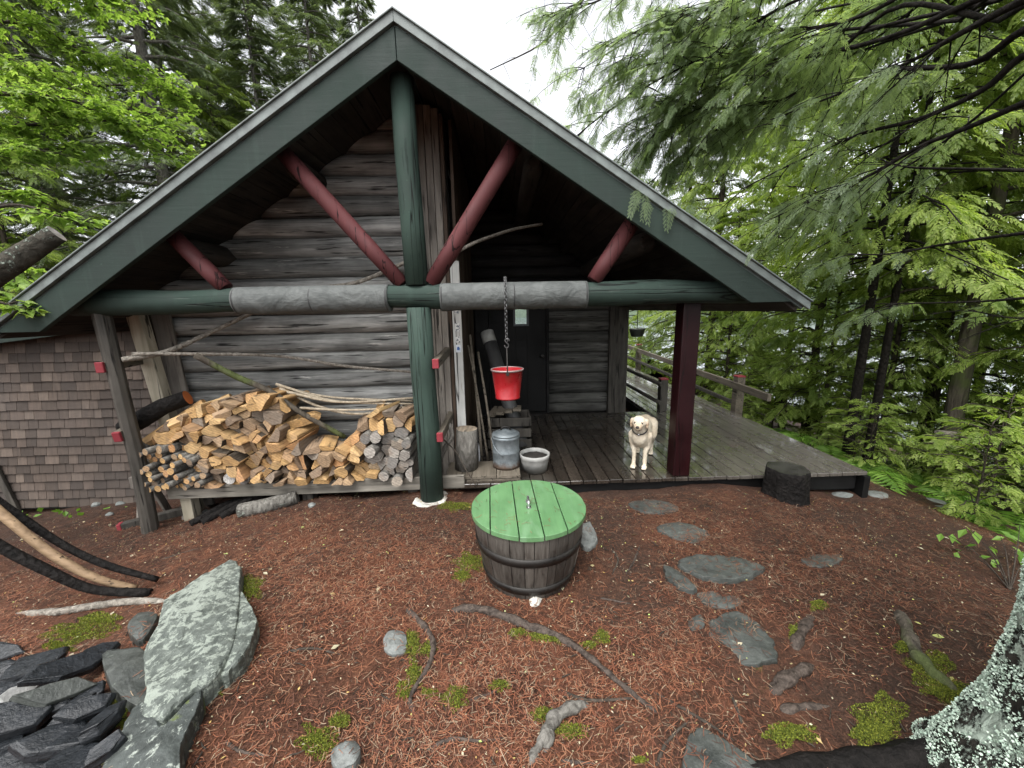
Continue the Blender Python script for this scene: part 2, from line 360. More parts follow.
# ------------------------------------------------------------------ world and sun
w = bpy.data.worlds.new('World'); SC.world = w; w.use_nodes = True; nt = w.node_tree
bgn = nt.nodes['Background']; sky = nt.nodes.new('ShaderNodeTexSky'); sky.sky_type = 'NISHITA'; sky.sun_disc = False
SUN_EL, SUN_AZ = 62, 205      # an overcast sky: soft light from behind the camera
sky.sun_elevation = R(SUN_EL); sky.sun_rotation = R(SUN_AZ); sky.air_density = 1.0; sky.dust_density = 3.0; sky.ozone_density = 1.0
hs = nt.nodes.new('ShaderNodeHueSaturation'); hs.inputs['Saturation'].default_value = .13
nt.links.new(sky.outputs[0], hs.inputs['Color']); nt.links.new(hs.outputs[0], bgn.inputs[0]); bgn.inputs[1].default_value = .15
sl = bpy.data.lights.new('overcast_sun', 'SUN'); sl.energy = 1.35; sl.angle = R(45); sl.color = (1, .98, .95)
so = bpy.data.objects.new('overcast_sun', sl); COL.objects.link(so)
sd = Vector((math.sin(R(SUN_AZ))*math.cos(R(SUN_EL)), math.cos(R(SUN_AZ))*math.cos(R(SUN_EL)), math.sin(R(SUN_EL))))
so.rotation_euler = sd.to_track_quat('Z', 'Y').to_euler(); so.location = (0, -5, 12)
vs = SC.view_settings; vs.view_transform = 'Standard'; vs.look = 'None'; vs.gamma = 1; vs.use_curve_mapping = False; vs.exposure = 1.6
SC.cycles.max_bounces = 6; SC.cycles.transmission_bounces = 4; SC.cycles.transparent_max_bounces = 8; SC.cycles.diffuse_bounces = 2; SC.cycles.glossy_bounces = 2
SC.cycles.use_denoising = True; SC.cycles.caustics_reflective = False; SC.cycles.caustics_refractive = False

# ------------------------------------------------------------------ ground
def sstep(a, b, x): t = np.clip((x-a)/(b-a), 0, 1); return t*t*(3-2*t)
def gh(x, y):
    x = np.asarray(x, float); y = np.asarray(y, float)
    z = np.zeros(np.broadcast(x, y).shape)
    z = z - .13*np.clip(-1-x, 0, 6)                                # falls away to the left
    z = z - .12*np.clip(x-2.9, 0, 1.8) - .30*np.clip(x-4.6, 0, 14) # and down to the lake on the right
    z = z - .05*np.clip(y-1, 0, 6)*sstep(2.6, 5, x) - .16*np.clip(y-10, 0, 20)*sstep(-40, 5, x)
    z = z - .10*sstep(.0, .5, y)*(1-sstep(2.6, 4.5, x))*sstep(-4.5, -2.8, x)   # hollow under the cabin
    z = z + .07*np.exp(-((x+.75)**2+(y+1.8)**2)/.35)              # mound the big rock lies on
    fall = .02*(np.sin(3.1*x+1.3*y)+np.sin(2.3*y-1.9*x+1))*.6+.012*np.sin(7*x+2.+3*np.sin(2*y))*np.sin(6.3*y+1)
    fall = fall+.006*np.sin(17*x+4*np.sin(5*y))*np.sin(15*y+3*np.sin(4*x))
    z = z + fall*(1-.75*np.exp(-((x-.8)**2+(y+1.)**2)/.5))
    return z
def gz(x, y): return float(gh(x, y))
def onG(u, v):
    """the point of the ground seen at a place of the photograph"""
    z = 0.
    for _ in range(12):
        p = atZ(u, v, z); z = .5*z+.5*gz(p.x, p.y)
    p = atZ(u, v, z); return Vector((p.x, p.y, gz(p.x, p.y)))
def axis(lo, f0, f1, hi, st, n):
    a = np.arange(f0, f1, st); t = np.linspace(0, 1, n)[1:]**2.2
    return np.concatenate([(f0-(f0-lo)*t)[::-1], a, f1+(hi-f1)*t])
ax = axis(-220, -5, 6, 220, .045, 40); ay = axis(-60, -3.6, 3, 300, .045, 40)
X, Y = np.meshgrid(ax, ay); Z = gh(X, Y); nx, ny = len(ax), len(ay)
V = np.stack([X, Y, Z], -1).reshape(-1, 3); I = np.arange(nx*ny).reshape(ny, nx)
Fq = np.stack([I[:-1, :-1], I[:-1, 1:], I[1:, 1:], I[1:, :-1]], -1).reshape(-1, 4)
def groundmat():
    g = G('needle_covered_soil'); c = g.co()
    big = g.noise(c, .9, 5, .6); mid = g.noise(c, 4, 6, .65, .5); fine = g.noise(c, 45, 5, .75, 1.0); st = g.noise(g.mapv(c, (90, 25, 60), rot=(0, 0, .6)), 1, 4, .7, 1.5)
    st2 = g.noise(g.mapv(c, (25, 90, 60), rot=(0, 0, .3)), 1, 4, .7, 1.5)
    col = g.ramp(mid, [(.30, (.022, .013, .010)), (.5, (.085, .038, .023)), (.70, (.17, .070, .038))])
    col = g.mix(g.ramp(big, [(.46, 0), (.62, .8)]), col, (.050, .036, .028))
    col = g.mix(g.ramp(g.math('MAXIMUM', st, st2), [(.50, 0), (.66, .75)]), col, (.22, .10, .06))
    col = g.mix(humusmask(g), col, g.mix(mid, (.022, .015, .012), (.075, .048, .036)))
    col = g.mix(1., col, g.ramp(fine, [(.3, .45), (.68, 1.35)]), 'MULTIPLY')
    col = g.mix(g.ramp(g.noise(c, 60, 2, .5), [(.70, 0), (.74, .8)]), col, (.30, .25, .19))
    col = g.mix(g.ramp(g.noise(c, 2.1, 7, .7, .3), [(.66, 0), (.71, .6)]), col, (.075, .095, .012))
    g.p('Base Color', col); g.p('Roughness', g.ramp(mid, [(.3, .55), (.7, .9)])); g.p('Specular IOR Level', .15)
    g.bump(g.math('ADD', fine, g.math('ADD', st, mid)), .9, .03); return g.m
tag(np_mesh('ground', V, Fq, groundmat(), smooth=True), kind='structure')
lk = MB().add([(16, -60, 0), (260, -60, 0), (260, 420, 0), (16, 420, 0)], [(0, 1, 2, 3)]).add([(-200, 36, 0), (16, 36, 0), (16, 420, 0), (-200, 420, 0)], [(0, 1, 2, 3)])
gl = G('lake_water'); gl.p('Base Color', (.10, .12, .13, 1)); gl.p('Roughness', .12); gl.bump(gl.noise(gl.mapv(gl.co(), (.6, 1.6, 1)), 2, 4), .25, .1)
lake = lk.build('lake_water', gl.m, recalc=False); lake.location.z = -3.6; tag(lake, kind='structure')

# ------------------------------------------------------------------ cabin
cabin = thing('log_cabin', 'grey log cabin with dark green gable, red braces and open porch', 'cabin', (0, 0, 0))
HB = 1.82; SL = .635; ZR = 3.70
def roofz(x): return ZR-SL*abs(x)
def roofside(s, xt, zc):
    """one slope: s = -1 left, +1 right; xt = x of the eave tip; zc = height of its level cut"""
    Y0, Y1 = -.2, 8.3; xe = s*xt
    m = MB()
    A = [(0, Y0, ZR), (xe, Y0, roofz(xt)), (xe-s*.03, Y0, roofz(xt)-.05), (0, Y0, ZR-.07)]
    m.prism(A, (0, Y1-Y0, 0)); rf = m.build('roof', M['roof'], cabin)
    e = MB(); e.prism([(0, Y0-.035, ZR+.012), (xe+s*.012, Y0-.035, roofz(xt)+.004), (xe+s*.012, Y0-.035, roofz(xt)-.056), (0, Y0-.035, ZR-.058)], (0, .031, 0))
    e.prism([(0, Y0-.05, ZR+.022), (xe+s*.02, Y0-.05, roofz(xt)+.014), (xe+s*.02, Y0-.05, roofz(xt)+.002), (0, Y0-.05, ZR+.010)], (0, .12, 0))
    e.build('roof_edge', M['metal_trim'], rf, bevel=.003)
    fz = .058
    x1 = s*(ZR-fz-.012-zc)/SL
    fa = MB(); fa.prism([(s*.002, Y0-.012, ZR-fz-.012), (x1, Y0-.012, zc), (s*(ZR-fz-.225-zc)/SL, Y0-.012, zc), (s*.002, Y0-.012, ZR-fz-.222)], (0, .042, 0))
    fa.build('fascia_board', M['green'], rf, bevel=.004)
    # soffit boards under the roof, laid along the eaves
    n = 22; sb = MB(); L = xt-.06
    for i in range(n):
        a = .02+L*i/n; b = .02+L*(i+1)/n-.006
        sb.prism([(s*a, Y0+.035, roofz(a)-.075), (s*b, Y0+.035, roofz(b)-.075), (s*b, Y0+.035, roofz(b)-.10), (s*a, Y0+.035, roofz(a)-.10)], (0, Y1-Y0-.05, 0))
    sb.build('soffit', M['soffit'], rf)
    for a, rr in ((.98, .085), (1.95, .095), (2.72, .08)):
        # purlin logs that carry the roof, ends rounded off
        if s > 0: y0 = .12
        else: y0 = .16
        z = roofz(a)-.10-rr-.02
        m = MB(); m.tube([(s*a, y0, z), (s*a, y0+.03, z), (s*a, y0+.1, z), (s*a, 4, z), (s*a, 8.2, z)], [rr*.55, rr*.85, rr, rr, rr], 14, wob=.12, seed=int(a*9))
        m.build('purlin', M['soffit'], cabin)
roofside(-1, 3.27, 1.60); roofside(1, 3.14, 1.715)

def logwall(name, x0f, x1f, z0, z1, yc, r, pitch, m, seed=0):
    b = MB(); z = z0+r; i = 0
    while z < z1:
        a = x0f(z); c = x1f(z)
        if c-a > .12:
            k = max(4, int((c-a)/.16)); pts = []; rad = []
            for j in range(k+1):
                x = lerp(a, c, j/k)
                pts.append((x, yc+.012*mn.noise(Vector((x*1.3, z*5, seed))), z+.016*mn.noise(Vector((x*.9, z*7+3, seed+2)))))
                rad.append(r*(1.03+.11*mn.noise(Vector((x*.7, z*3, seed+5)))))
            b.tube(pts, rad, 18, wob=.05, seed=seed+i)
        z += pitch*(1+.06*math.sin(i*2.3+seed)); i += 1
    b.v = [(math.copysign(min(abs(x), max(0, (3.597-z)/SL)), x), y, min(z, 3.59)) for x, y, z in b.v]   # logs are cut to the roof slope
    return b.build(name, m, cabin)
lw = logwall('log_wall', lambda z: max(-2.66, -(3.80-z)/SL), lambda z: min(-.04, (3.8-z)/SL), -.16, 3.56, .70, .095, .183, M['log'], 1)
tag(lw, 'thick grey logs behind the firewood')
rw = logwall('log_wall', lambda z: 1.40, lambda z: 2.5, .08, 1.90, 2.60, .088, .158, M['logshade'], 5)
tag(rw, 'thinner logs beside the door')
rw = logwall('gable_wall', lambda z: .20, lambda z: min(2.5, (3.52-z)/SL), 1.98, 3.36, 2.60, .088, .158, M['gableshade'], 6)
b = MB()   # dark backing standing in for shadows between the logs, and the other cabin walls
b.box((-2.66, .77, -.3), (.20, .83, 1.8)); b.prism([(-2.6, .77, 1.801), (.20, .77, 1.801), (.2, .77, 3.44), (-.02, .77, 3.58)], (0, .06, 0))
b.box((1.40, 2.66, -.3), (2.5, 2.72, 1.98)); b.prism([(.2, 2.66, 1.98), (2.4, 2.66, 1.98), (.2, 2.66, 3.5)], (0, .06, 0))
b.box((-2.74, .83, -.3), (-2.662, 8.2, 1.8)); b.box((2.42, 2.72, -.3), (2.5, 8.2, 1.98))
# rear wall with a window opening
wx0, wx1, wz0, wz1 = .72, 1.45, 1.1, 1.95
b.box((-2.66, 8.1, -.3), (wx0, 8.2, 2.6)); b.box((wx1, 8.1, -.3), (2.5, 8.2, 2.3)); b.box((wx0, 8.1, -.3), (wx1, 8.2, wz0)); b.box((wx0, 8.1, wz1), (wx1, 8.2, 3.2))
b.box((-2.9, 2.0, .0), (2.4, 8.1, .05))
b.build('inner_wall', M['dark'], cabin)
s_ = MB()  # side of the store room towards the porch: boards
for i in range(12):
    y = .60+i*.165; s_.box((.245, y, -.1), (.275, y+.158, 3.4))
s_.build('side_wall', M['brownz'], cabin, bevel=.004)
c_ = MB()  # weathered corner boards beside the post
for x0, x1, y0, t in ((-.10, .030, .545, 3.50), (.036, .10, .53, 3.49), (.104, .165, .52, 3.46)):
    c_.box((x0, y0, -.1), (x1, y0+.04, t))
c_.build('corner_board', M['boardz'], cabin, bevel=.006)
c_ = MB(); c_.box((.170, .525, -.1), (.204, .59, 3.42)); c_.build('corner_board', M['brownz'], cabin, bevel=.006)
c_ = MB(); c_.box((.212, .50, .16), (.298, .54, 2.16)); cas = c_.build('door_casing', M['white'], cabin, bevel=.004); tag(cas, 'pale painted upright board with small stickers')
for z, h, wd in ((1.72, .10, .04), (1.54, .08, .045), (1.42, .06, .045)): pass
st_ = [((.256-wd/2, .4965, z-h/2), (.256+wd/2, .4985, z+h/2)) for z, h, wd in ((1.72, .10, .04), (1.54, .08, .045), (1.42, .06, .045))]
g = G('pale_sticker'); cc = g.co(); g.p('Base Color', g.mix(g.ramp(g.noise(g.mapv(cc, (60, 1, 60)), 1, 3), [(.5, 0), (.55, 1)]), (.55, .55, .53), (.12, .13, .15))); g.p('Roughness', .4)
for a_, c_ in st_: MB().box(a_, c_).build('sticker', g.m, cas)
stk = MB(); stk.box((.232, .4965, 1.295), (.280, .4985, 1.370))
stk.build('sticker', paint('blue_white_sticker', (.55, .58, .62), .4), cas)
stk = MB(); stk.prism([(.242, .495, 1.32), (.268, .495, 1.315), (.272, .495, 1.335), (.262, .495, 1.352), (.247, .495, 1.348)], (0, .001, 0))
stk.build('sticker_mark', simple('blue_ink', (.02, .09, .3), .4, 0), cas)
# square corner post at the end of the porch wall
c_ = MB(); c_.box((2.30, 2.44, .05), (2.58, 2.72, 2.06)); c_.build('corner_post', M['postdark'], cabin, bevel=.012)
# porch plate over wall and eave, carried by the red post
c_ = MB(); c_.tube([(2.44, .12, 1.80), (2.44, 1.5, 1.80), (2.44, 2.9, 1.80), (2.44, 8, 1.80)], .10, 14, wob=.1); c_.build('wall_plate', M['soffit'], cabin)
# front door in the shade
d0, d1, dy = .50, 1.36, 2.56
dr = MB()
px0, px1, pz0, pz1 = .90, 1.07, 1.48, 1.86
dr.box((d0, dy, .12), (px0, dy+.05, 1.98)); dr.box((px1, dy, .12), (d1, dy+.05, 1.98)); dr.box((px0, dy, .12), (px1, dy+.05, pz0)); dr.box((px0, dy, pz1), (px1, dy+.05, 1.98))
door = dr.build('door', M['black'], cabin, bevel=.003)
gm = G('window_glass'); tr = gm.n('BsdfTransparent', i_Color=(.85, .9, .92, 1)); gs = gm.n('BsdfGlossy', i_Roughness=.02); mx = gm.n('MixShader', i_0=.12)
gm.nt.links.new(tr.outputs[0], mx.inputs[1]); gm.nt.links.new(gs.outputs[0], mx.inputs[2]); gm.nt.links.new(mx.outputs[0], gm.out.inputs[0])
MB().box((px0+.002, dy+.02, pz0+.002), (px1-.002, dy+.026, pz1-.002)).build('window_pane', gm.m, door)
wf = MB()
for a, bb in (((px0-.03, pz0-.03), (px0-.001, pz1+.03)), ((px1+.001, pz0-.03), (px1+.03, pz1+.03)), ((px0, pz0-.03), (px1, pz0-.001)), ((px0, pz1+.001), (px1, pz1+.03))):
    wf.box((a[0], dy-.015, a[1]), (bb[0], dy-.003, bb[1]))
wf.build('window_frame', simple('grey_frame', (.09, .10, .11), .5), door)
MB().tube([(1.30, dy-.002, 1.0), (1.30, dy-.05, 1.0)], .015, 10).tube([(1.30, dy-.05, .99), (1.30, dy-.075, 1.0)], [.03, .022], 12).build('door_handle', M['iron'], door)
fr = MB(); fr.box((.30, 2.52, .1), (.495, 2.62, 1.98)); fr.box((1.365, 2.53, .1), (1.40, 2.62, 1.98)); fr.build('door_frame', M['black'], cabin)

M['cord'] = simple('dark_cord', (.03, .03, .03), .8)
# tie beam, one long peeled log painted green, with two padded canvas wraps
tb = MB(); pts = [(lerp(-2.78, 2.78, i/28), .0, HB+.006*math.sin(i*1.1)-.008*abs(i-14)/14) for i in range(29)]
tb.tube(pts, [.098+.006*math.sin(i*.9) for i in range(29)], 20, wob=.04); beam = tb.build('tie_beam', M['greenlog'], cabin)
for x0, x1 in ((-1.47, -.23), (.19, 1.40)):
    cw = MB(); n = 60
    cw.tube([(lerp(x0, x1, i/n), -.002, HB-.004) for i in range(n+1)], [.1055+(.0 if i % 30 else -.001) for i in range(n+1)], 30, wob=.0, cap=True)
    for k, p in enumerate(cw.v):
        q = Vector(p); dz = q-Vector((q.x, -.002, HB-.004)); s = 1+.025*mn.noise(Vector((q.x*4, q.y*9, q.z*9)))+(.06 if dz.z < .02 else .02)*abs(mn.noise(Vector((q.x*13, q.y*14, q.z*14))))
        sag = .010*(1+mn.noise(Vector((q.x*3, 1, 4)))) if dz.z < 0 else 0
        cw.v[k] = (q.x, q.y*1+dz.y*(s-1), q.z+dz.z*(s-1)-sag)
    co = cw.build('canvas_wrap', M['canvas'], beam)
    for x in (x0+.015, (x0+x1)/2, x1-.015):
        st = MB()
        st.lathe([(.109, -.005), (.111, 0), (.109, .005)], n=24, capb=False, capt=False)
        k = 0
        for i in range(k, len(st.v)):
            a, b_, c = st.v[i]; st.v[i] = (x+c, a-.002, HB-.010+b_)
        st.build('lacing_cord', M['cord'], co)
# king post: upper and lower length
kp = MB(); kp.tube([(.0, .0, HB+.09), (-.01, 0, 2.4), (-.02, .0, 2.9), (-.02, .0, 3.42)], [.095, .093, .09, .088], 20, wob=.04); kp.build('king_post', M['greenz'], cabin)
kp = MB(); kp.tube([(.01, .0, .02), (.01, 0, .6), (.0, .0, 1.2), (0, .0, HB-.09)], [.105, .103, .102, .103], 20, wob=.05); gp = kp.build('porch_post', M['greenz'], cabin); tag(gp, 'round green post under the ridge')
fb = MB(); fb.lathe([(.16, -.12), (.185, -.06), (.18, 0), (.15, .022)], (.015, -.01, .0), 16)
fb.v = [(x*1.0+.055*mn.noise(Vector((x*7, y*7, z*7))), y*.95+.04*mn.noise(Vector((x*6, y*8, 3+z))), z+.012*mn.noise(Vector((x*9, y*9, 1)))) for x, y, z in fb.v]
fb.build('footing', M['stone_w'], cabin)
# red braces
for p, q, r in (((-.97, 0, 2.93), (-.12, 0, 1.92), .064), ((.84, 0, 2.98), (.11, 0, 1.92), .068), ((-1.93, 0, 2.36), (-1.55, 0, 1.91), .063), ((1.80, 0, 2.42), (1.46, 0, 1.92), .066)):
    p = Vector(p); q = Vector(q); b = MB(); b.tube([p, lerp(p, q, .3), lerp(p, q, .7), q], [r*.95, r, r, r*.93], 18, wob=.05, seed=int(r*1000)); b.build('brace', M['red'], cabin)
# red-brown post on the deck
b = MB(); b.box((2.285, .10, .10), (2.445, .26, 1.74)); rp = b.build('porch_post', paint('dark_red_post', (.013, .0022, .003), .4, (.004, .002, .002), 'z', .6), cabin, bevel=.012); tag(rp, 'square dark red post standing on the deck')
# short red-tipped rails that hold the right end of the firewood
for z0, z1 in ((1.265, 1.31), (.62, .66)):
    b = MB(); b.bar((.125, -.06, z0), (.15, .515, z1), .05, .075); rl = b.build('rack_rail', M['rail'], cabin, bevel=.004)
    b = MB(); b.bar((.1244, -.09, z0-.001), (.125, -.058, z0), .054, .079); b.build('painted_end', M['redtip'], rl, bevel=.004)

# ------------------------------------------------------------------ shingled shed on the left
shed = thing('shingled_shed', 'low shed clad in brown shingles with green roof edge left of cabin', 'shed', (-4.5, 1.2, -.4))
yS = .95
b = MB(); x = -7.2
for r_ in range(20):
    z = -.42+r_*.104; x = -7.3+random.uniform(0, .15)
    while x < -3.02:
        wd = random.uniform(.08, .16); x1 = min(x+wd-.004, -3.02)
        ztop = min(z+.108, 1.66-.11*(-3.0-x))
        if ztop > z+.02 and x1 > x+.02:
            dz = random.uniform(-.004, .004)
            b.prism([(x, yS-.022, z+dz), (x1, yS-.022, z+dz), (x1, yS-.004, ztop), (x, yS-.004, ztop)], (0, .012, 0))
        x += wd
b.build('shingle_wall', M['shingle'], shed)
b = MB(); b.prism([(-7.3, yS+.01, -.45), (-3.0, yS+.01, -.45), (-3.0, yS+.01, 1.64), (-7.3, yS+.01, 1.17)], (0, 2.6, 0)); b.build('wall', M['dark'], shed)
b = MB(); b.prism([(-7.5, yS-.16, 1.20), (-2.75, yS-.16, 1.72), (-2.75, yS-.16, 1.76), (-7.5, yS-.16, 1.24)], (0, 2.9, 0)); rf = b.build('roof', M['roof'], shed)
b = MB(); b.prism([(-7.5, yS-.19, 1.125), (-2.75, yS-.19, 1.645), (-2.75, yS-.19, 1.735), (-7.5, yS-.19, 1.215)], (0, .028, 0)); b.build('fascia_board', M['green'], rf, bevel=.004)
b = MB(); b.prism([(-7.5, yS-.205, 1.218), (-2.75, yS-.205, 1.738), (-2.75, yS-.205, 1.772), (-7.5, yS-.205, 1.252)], (0, .05, 0)); b.build('roof_edge', M['metal_trim'], rf)
b = MB(); b.bar((-4.86, yS-.045, -.5), (-4.98, yS-.045, .12), .07, .03, upv=(0, 1, 0)); b.build('corner_board', M['postdark'], shed, bevel=.004)

# ------------------------------------------------------------------ deck and walkway
deck = thing('wooden_deck', 'wet dark board deck running out from porch and along cabin side', 'deck', (2.2, 1.2, 0))
b = MB(); x = .30; i = 0; ZD = .10
while x < 4.15:
    wd = .125; y0 = .075+random.uniform(-.006, .006); xe = x+wd-.007
    y1 = 2.43 if x < 2.86 else 9.5
    fl = max(0, x-2.86)*.03    # walkway boards lie nearly straight back
    z = ZD+random.uniform(-.0015, .0015)
    b.prism([(x, y0, z-.035), (xe, y0, z-.035), (xe, y0, z), (x, y0, z)], (fl, y1-y0, 0)); x += wd; i += 1
b.build('deck_boards', M['deck'], deck, bevel=.003, seg=1)
b = MB(); b.box((.86, .115, -.09), (4.10, .16, .063)); b.box((.31, 1.2, -.2), (4.2, 1.26, .063)); b.box((2.9, 2.38, -.3), (4.3, 2.42, .063)); b.box((2.9, 2.45, -.3), (2.95, 9.4, .063)); b.box((4.12, .05, -.24), (4.18, 9.4, .063)); b.box((2.9, 5.5, -.3), (4.3, 5.56, .063))
b.build('joist', M['black'], deck, bevel=.003)
b = MB(); b.box((3.95, .165, -.65), (4.12, .36, -.145)); b.box((3.5, .19, -.23), (4.13, .27, -.095)); b.box((3.0, 4.4, -1.2), (3.2, 4.6, .06)); b.box((4.0, 4.4, -1.2), (4.16, 4.6, .06)); b.box((4.0, 7.4, -1.4), (4.16, 7.6, .06)); b.build('support_block', M['black'], deck, bevel=.01)
MB().box((.3, 2.43, .02), (2.86, 2.5, .09)).build('back_edge', M['postdark'], deck)
def rpost(x, y, h, top, ww=.12, m=None):
    b = MB(); b.box((x-ww/2, y-ww/2, -.2 if x > 4 else .102), (x+ww/2, y+ww/2, h)); p = b.build('railing_post', m or M['rail'], deck, bevel=.006)
    if top:
        MB().box((x-ww/2-.003, y-ww/2-.003, h-.012), (x+ww/2+.003, y+ww/2+.003, h+.012)).build('painted_cap', M['redtip'], p, bevel=.008)
rx = [(4.27, 2.35, .64, 1), (4.35, 4.1, .64, 0), (4.46, 7.2, .68, 1), (4.5, 9.3, .68, 0)]
for x, y, h, t in rx: rpost(x, y, h, t)
b = MB(); b.bar((4.19, 1.55, .49), (4.42, 9.3, .58), .05, .10); b.build('railing_bar', M['rail'], deck, bevel=.006)
b = MB(); b.bar((4.20, 2.4, .235), (4.42, 9.3, .28), .045, .06); b.build('railing_bar', M['postdark'], deck, bevel=.006)
rpost(3.17, 2.50, .60, 1, .115, M['postdark']); rpost(3.05, 6.5, .60, 1, .115, M['postdark'])
for z in (.53, .24):
    b = MB(); b.tube([(3.10, 2.38, z), (3.08, 3.5, z), (3.0, 6.4, z+.02)], .032, 10); b.build('railing_bar', M['postdark'], deck)
# ------------------------------------------------------------------ the dog
dog = thing('dog', 'cream labrador with dark collar standing on the wet deck facing the yard', 'dog', (2.04, .34, ZD), R(-27)); dog.scale = (.85, .85, .85)
db = MB()
def ell(c, r, n=14, rot=0):
    k = len(db.v); cx, cy, cz_ = c
    for i in range(n+1):
        th = math.pi*i/n
        for j in range(n*2):
            ph = math.pi*j/n; x = r[0]*math.sin(th)*math.cos(ph); y = r[1]*math.sin(th)*math.sin(ph); z = r[2]*math.cos(th)
            y, z = y*math.cos(rot)-z*math.sin(rot), y*math.sin(rot)+z*math.cos(rot); db.v.append((cx+x, cy+y, cz_+z))
    m = n*2
    for i in range(n):
        for j in range(m): db.f.append([k+i*m+j, k+i*m+(j+1) % m, k+(i+1)*m+(j+1) % m, k+(i+1)*m+j]); db.mi.append(0); db.sm.append(True)
def limb(pts, rad):
    db.tube(polyline(pts, 14), [np.interp(i/13, np.linspace(0, 1, len(rad)), rad) for i in range(14)], 12)
    for p, r in zip(pts, rad): ell(p, (r, r, r), 6)
# trunk: deep chest, narrower belly, round croup  (+y is towards the tail)
ell((0, .06, .385), (.112, .17, .150), rot=-.15); ell((0, .20, .390), (.108, .19, .128)); ell((0, .36, .405), (.094, .19, .108)); ell((0, .49, .420), (.098, .12, .108))
ell((0, -.045, .40), (.085, .08, .11)); ell((0, .1, .47), (.075, .13, .06))
limb([(0, -.01, .45), (0, -.07, .52), (0, -.115, .575)], [.098, .082, .072])
# head looking up at the camera
ell((0, -.145, .605), (.078, .082, .072)); ell((0, -.20, .585), (.052, .06, .046)); ell((0, -.235, .568), (.040, .062, .033), rot=.15); ell((0, -.262, .572), (.034, .036, .027)); ell((0, -.225, .545), (.030, .055, .018), rot=.15)
ell((.034, -.185, .628), (.028, .03, .018)); ell((-.034, -.185, .628), (.028, .03, .018))
for s in (-1, 1):
    ell((s*.078, -.125, .622), (.022, .034, .022)); ell((s*.088, -.130, .590), (.015, .036, .042)); ell((s*.088, -.136, .560), (.012, .026, .034))
    limb([(s*.082, .02, .40), (s*.083, .045, .28), (s*.064, .02, .20), (s*.062, .015, .10), (s*.062, .0, .035)], [.058, .042, .028, .024, .024])
    ell((s*.062, -.022, .022), (.034, .048, .024)); 
    for t in (-.018, 0, .018): ell((s*.062+t, -.058, .016), (.012, .018, .015), 6)
    limb([(s*.075, .50, .42), (s*.092, .44, .30), (s*.090, .45, .245), (s*.085, .565, .150), (s*.082, .545, .06), (s*.082, .53, .03)], [.080, .062, .044, .022, .022, .023])
    ell((s*.082, .505, .022), (.032, .046, .023))
    for t in (-.017, 0, .017): ell((s*.082+t, .470, .016), (.011, .017, .014), 6)
limb([(0, .58, .455), (.02, .68, .42), (.06, .79, .36), (.09, .87, .345)], [.036, .030, .022, .012])
me = bpy.data.meshes.new('dog_body'); me.from_pydata(db.v, [], db.f)
fur = G('cream_fur'); g = fur; c = g.co(); at = g.n('Attribute', attribute_name='tint').outputs['Fac']
hn = g.noise(g.mapv(c, (60, 60, 25)), 2, 4, .6); col = g.ramp(g.noise(c, 9, 4), [(.3, (.52, .43, .31)), (.7, (.70, .63, .51))]); col = g.mix(at, col, (.30, .16, .07)); col = g.mix(1., col, g.ramp(hn, [(.3, .78), (.7, 1.08)]), 'MULTIPLY')
g.p('Base Color', col); g.p('Roughness', .85); g.bump(hn, .5, .006)
body = link('body', me, fur.m)
rm = body.modifiers.new('remesh', 'REMESH'); rm.mode = 'VOXEL'; rm.voxel_size = .0075; rm.use_smooth_shade = True
sm_ = body.modifiers.new('smooth', 'SMOOTH'); sm_.factor = .5; sm_.iterations = 5
bpy.context.view_layer.update(); bake(body)
nrm = [v_.normal.copy() for v_ in body.data.vertices]
for v_, nv in zip(body.data.vertices, nrm):
    q = v_.co.copy(); nn = .0035*mn.noise(Vector((q.x*55, q.y*40, q.z*28)))+.002*mn.noise(Vector((q.x*110, q.y*90, q.z*60))); v_.co = q+nv*nn
att = body.data.attributes.new('tint', 'FLOAT', 'POINT')
vals = []
for v_ in body.data.vertices:
    x, y, z = v_.co; e_ = max(0, 1-math.hypot(abs(x)-.09, (z-.585)*.7, (y+.13)*.6)/.045) if y < -.06 and abs(x) > .066 else 0
    mz = .35*max(0, 1-abs(y+.25)/.06) if y < -.18 else 0
    bk_ = .30*max(0, min(1, (z-.47)/.05)) if y > 0 else 0
    vals.append(min(1, 1.1*e_+mz+bk_))
att.data.foreach_set('value', vals)
body.data.materials.clear(); body.data.materials.append(fur.m)
body.parent = dog
def dpart(name, mb, m): o = mb.build(name, m); o.parent = dog; return o
eye = simple('dog_eye', (.012, .008, .005), .12, 0, 5, .1, 0); nose = simple('dog_nose', (.02, .014, .013), .35, 0, 30, .3, .3)
for s in (-1, 1):
    db = MB(); ell((s*.034, -.2165, .610), (.0145, .010, .0135), 10); dpart('eye', db, eye)
db = MB(); ell((0, -.293, .583), (.021, .013, .016), 10); dpart('nose', db, nose)
db = MB(); db.tube([(-.026, -.268, .546), (-.012, -.284, .551), (0, -.288, .555), (.012, -.284, .551), (.026, -.268, .546)], .0045, 6); dpart('mouth', db, nose)
cl = MB(); cl.lathe([(.084, -.011), (.0885, -.009), (.0885, .009), (.084, .011)], n=28, capb=False, capt=False)
cr = Matrix.Translation((0, -.068, .512)) @ Matrix.Rotation(R(38), 4, 'X'); cl.v = [tuple(cr @ Vector((p[0], p[1]*1.12, p[2]))) for p in cl.v]; dpart('collar', cl, simple('dark_collar', (.02, .018, .018), .5))
db = MB(); ell((0, -.163, .455), (.011, .005, .013), 8); dpart('tag', db, M['chrome'])
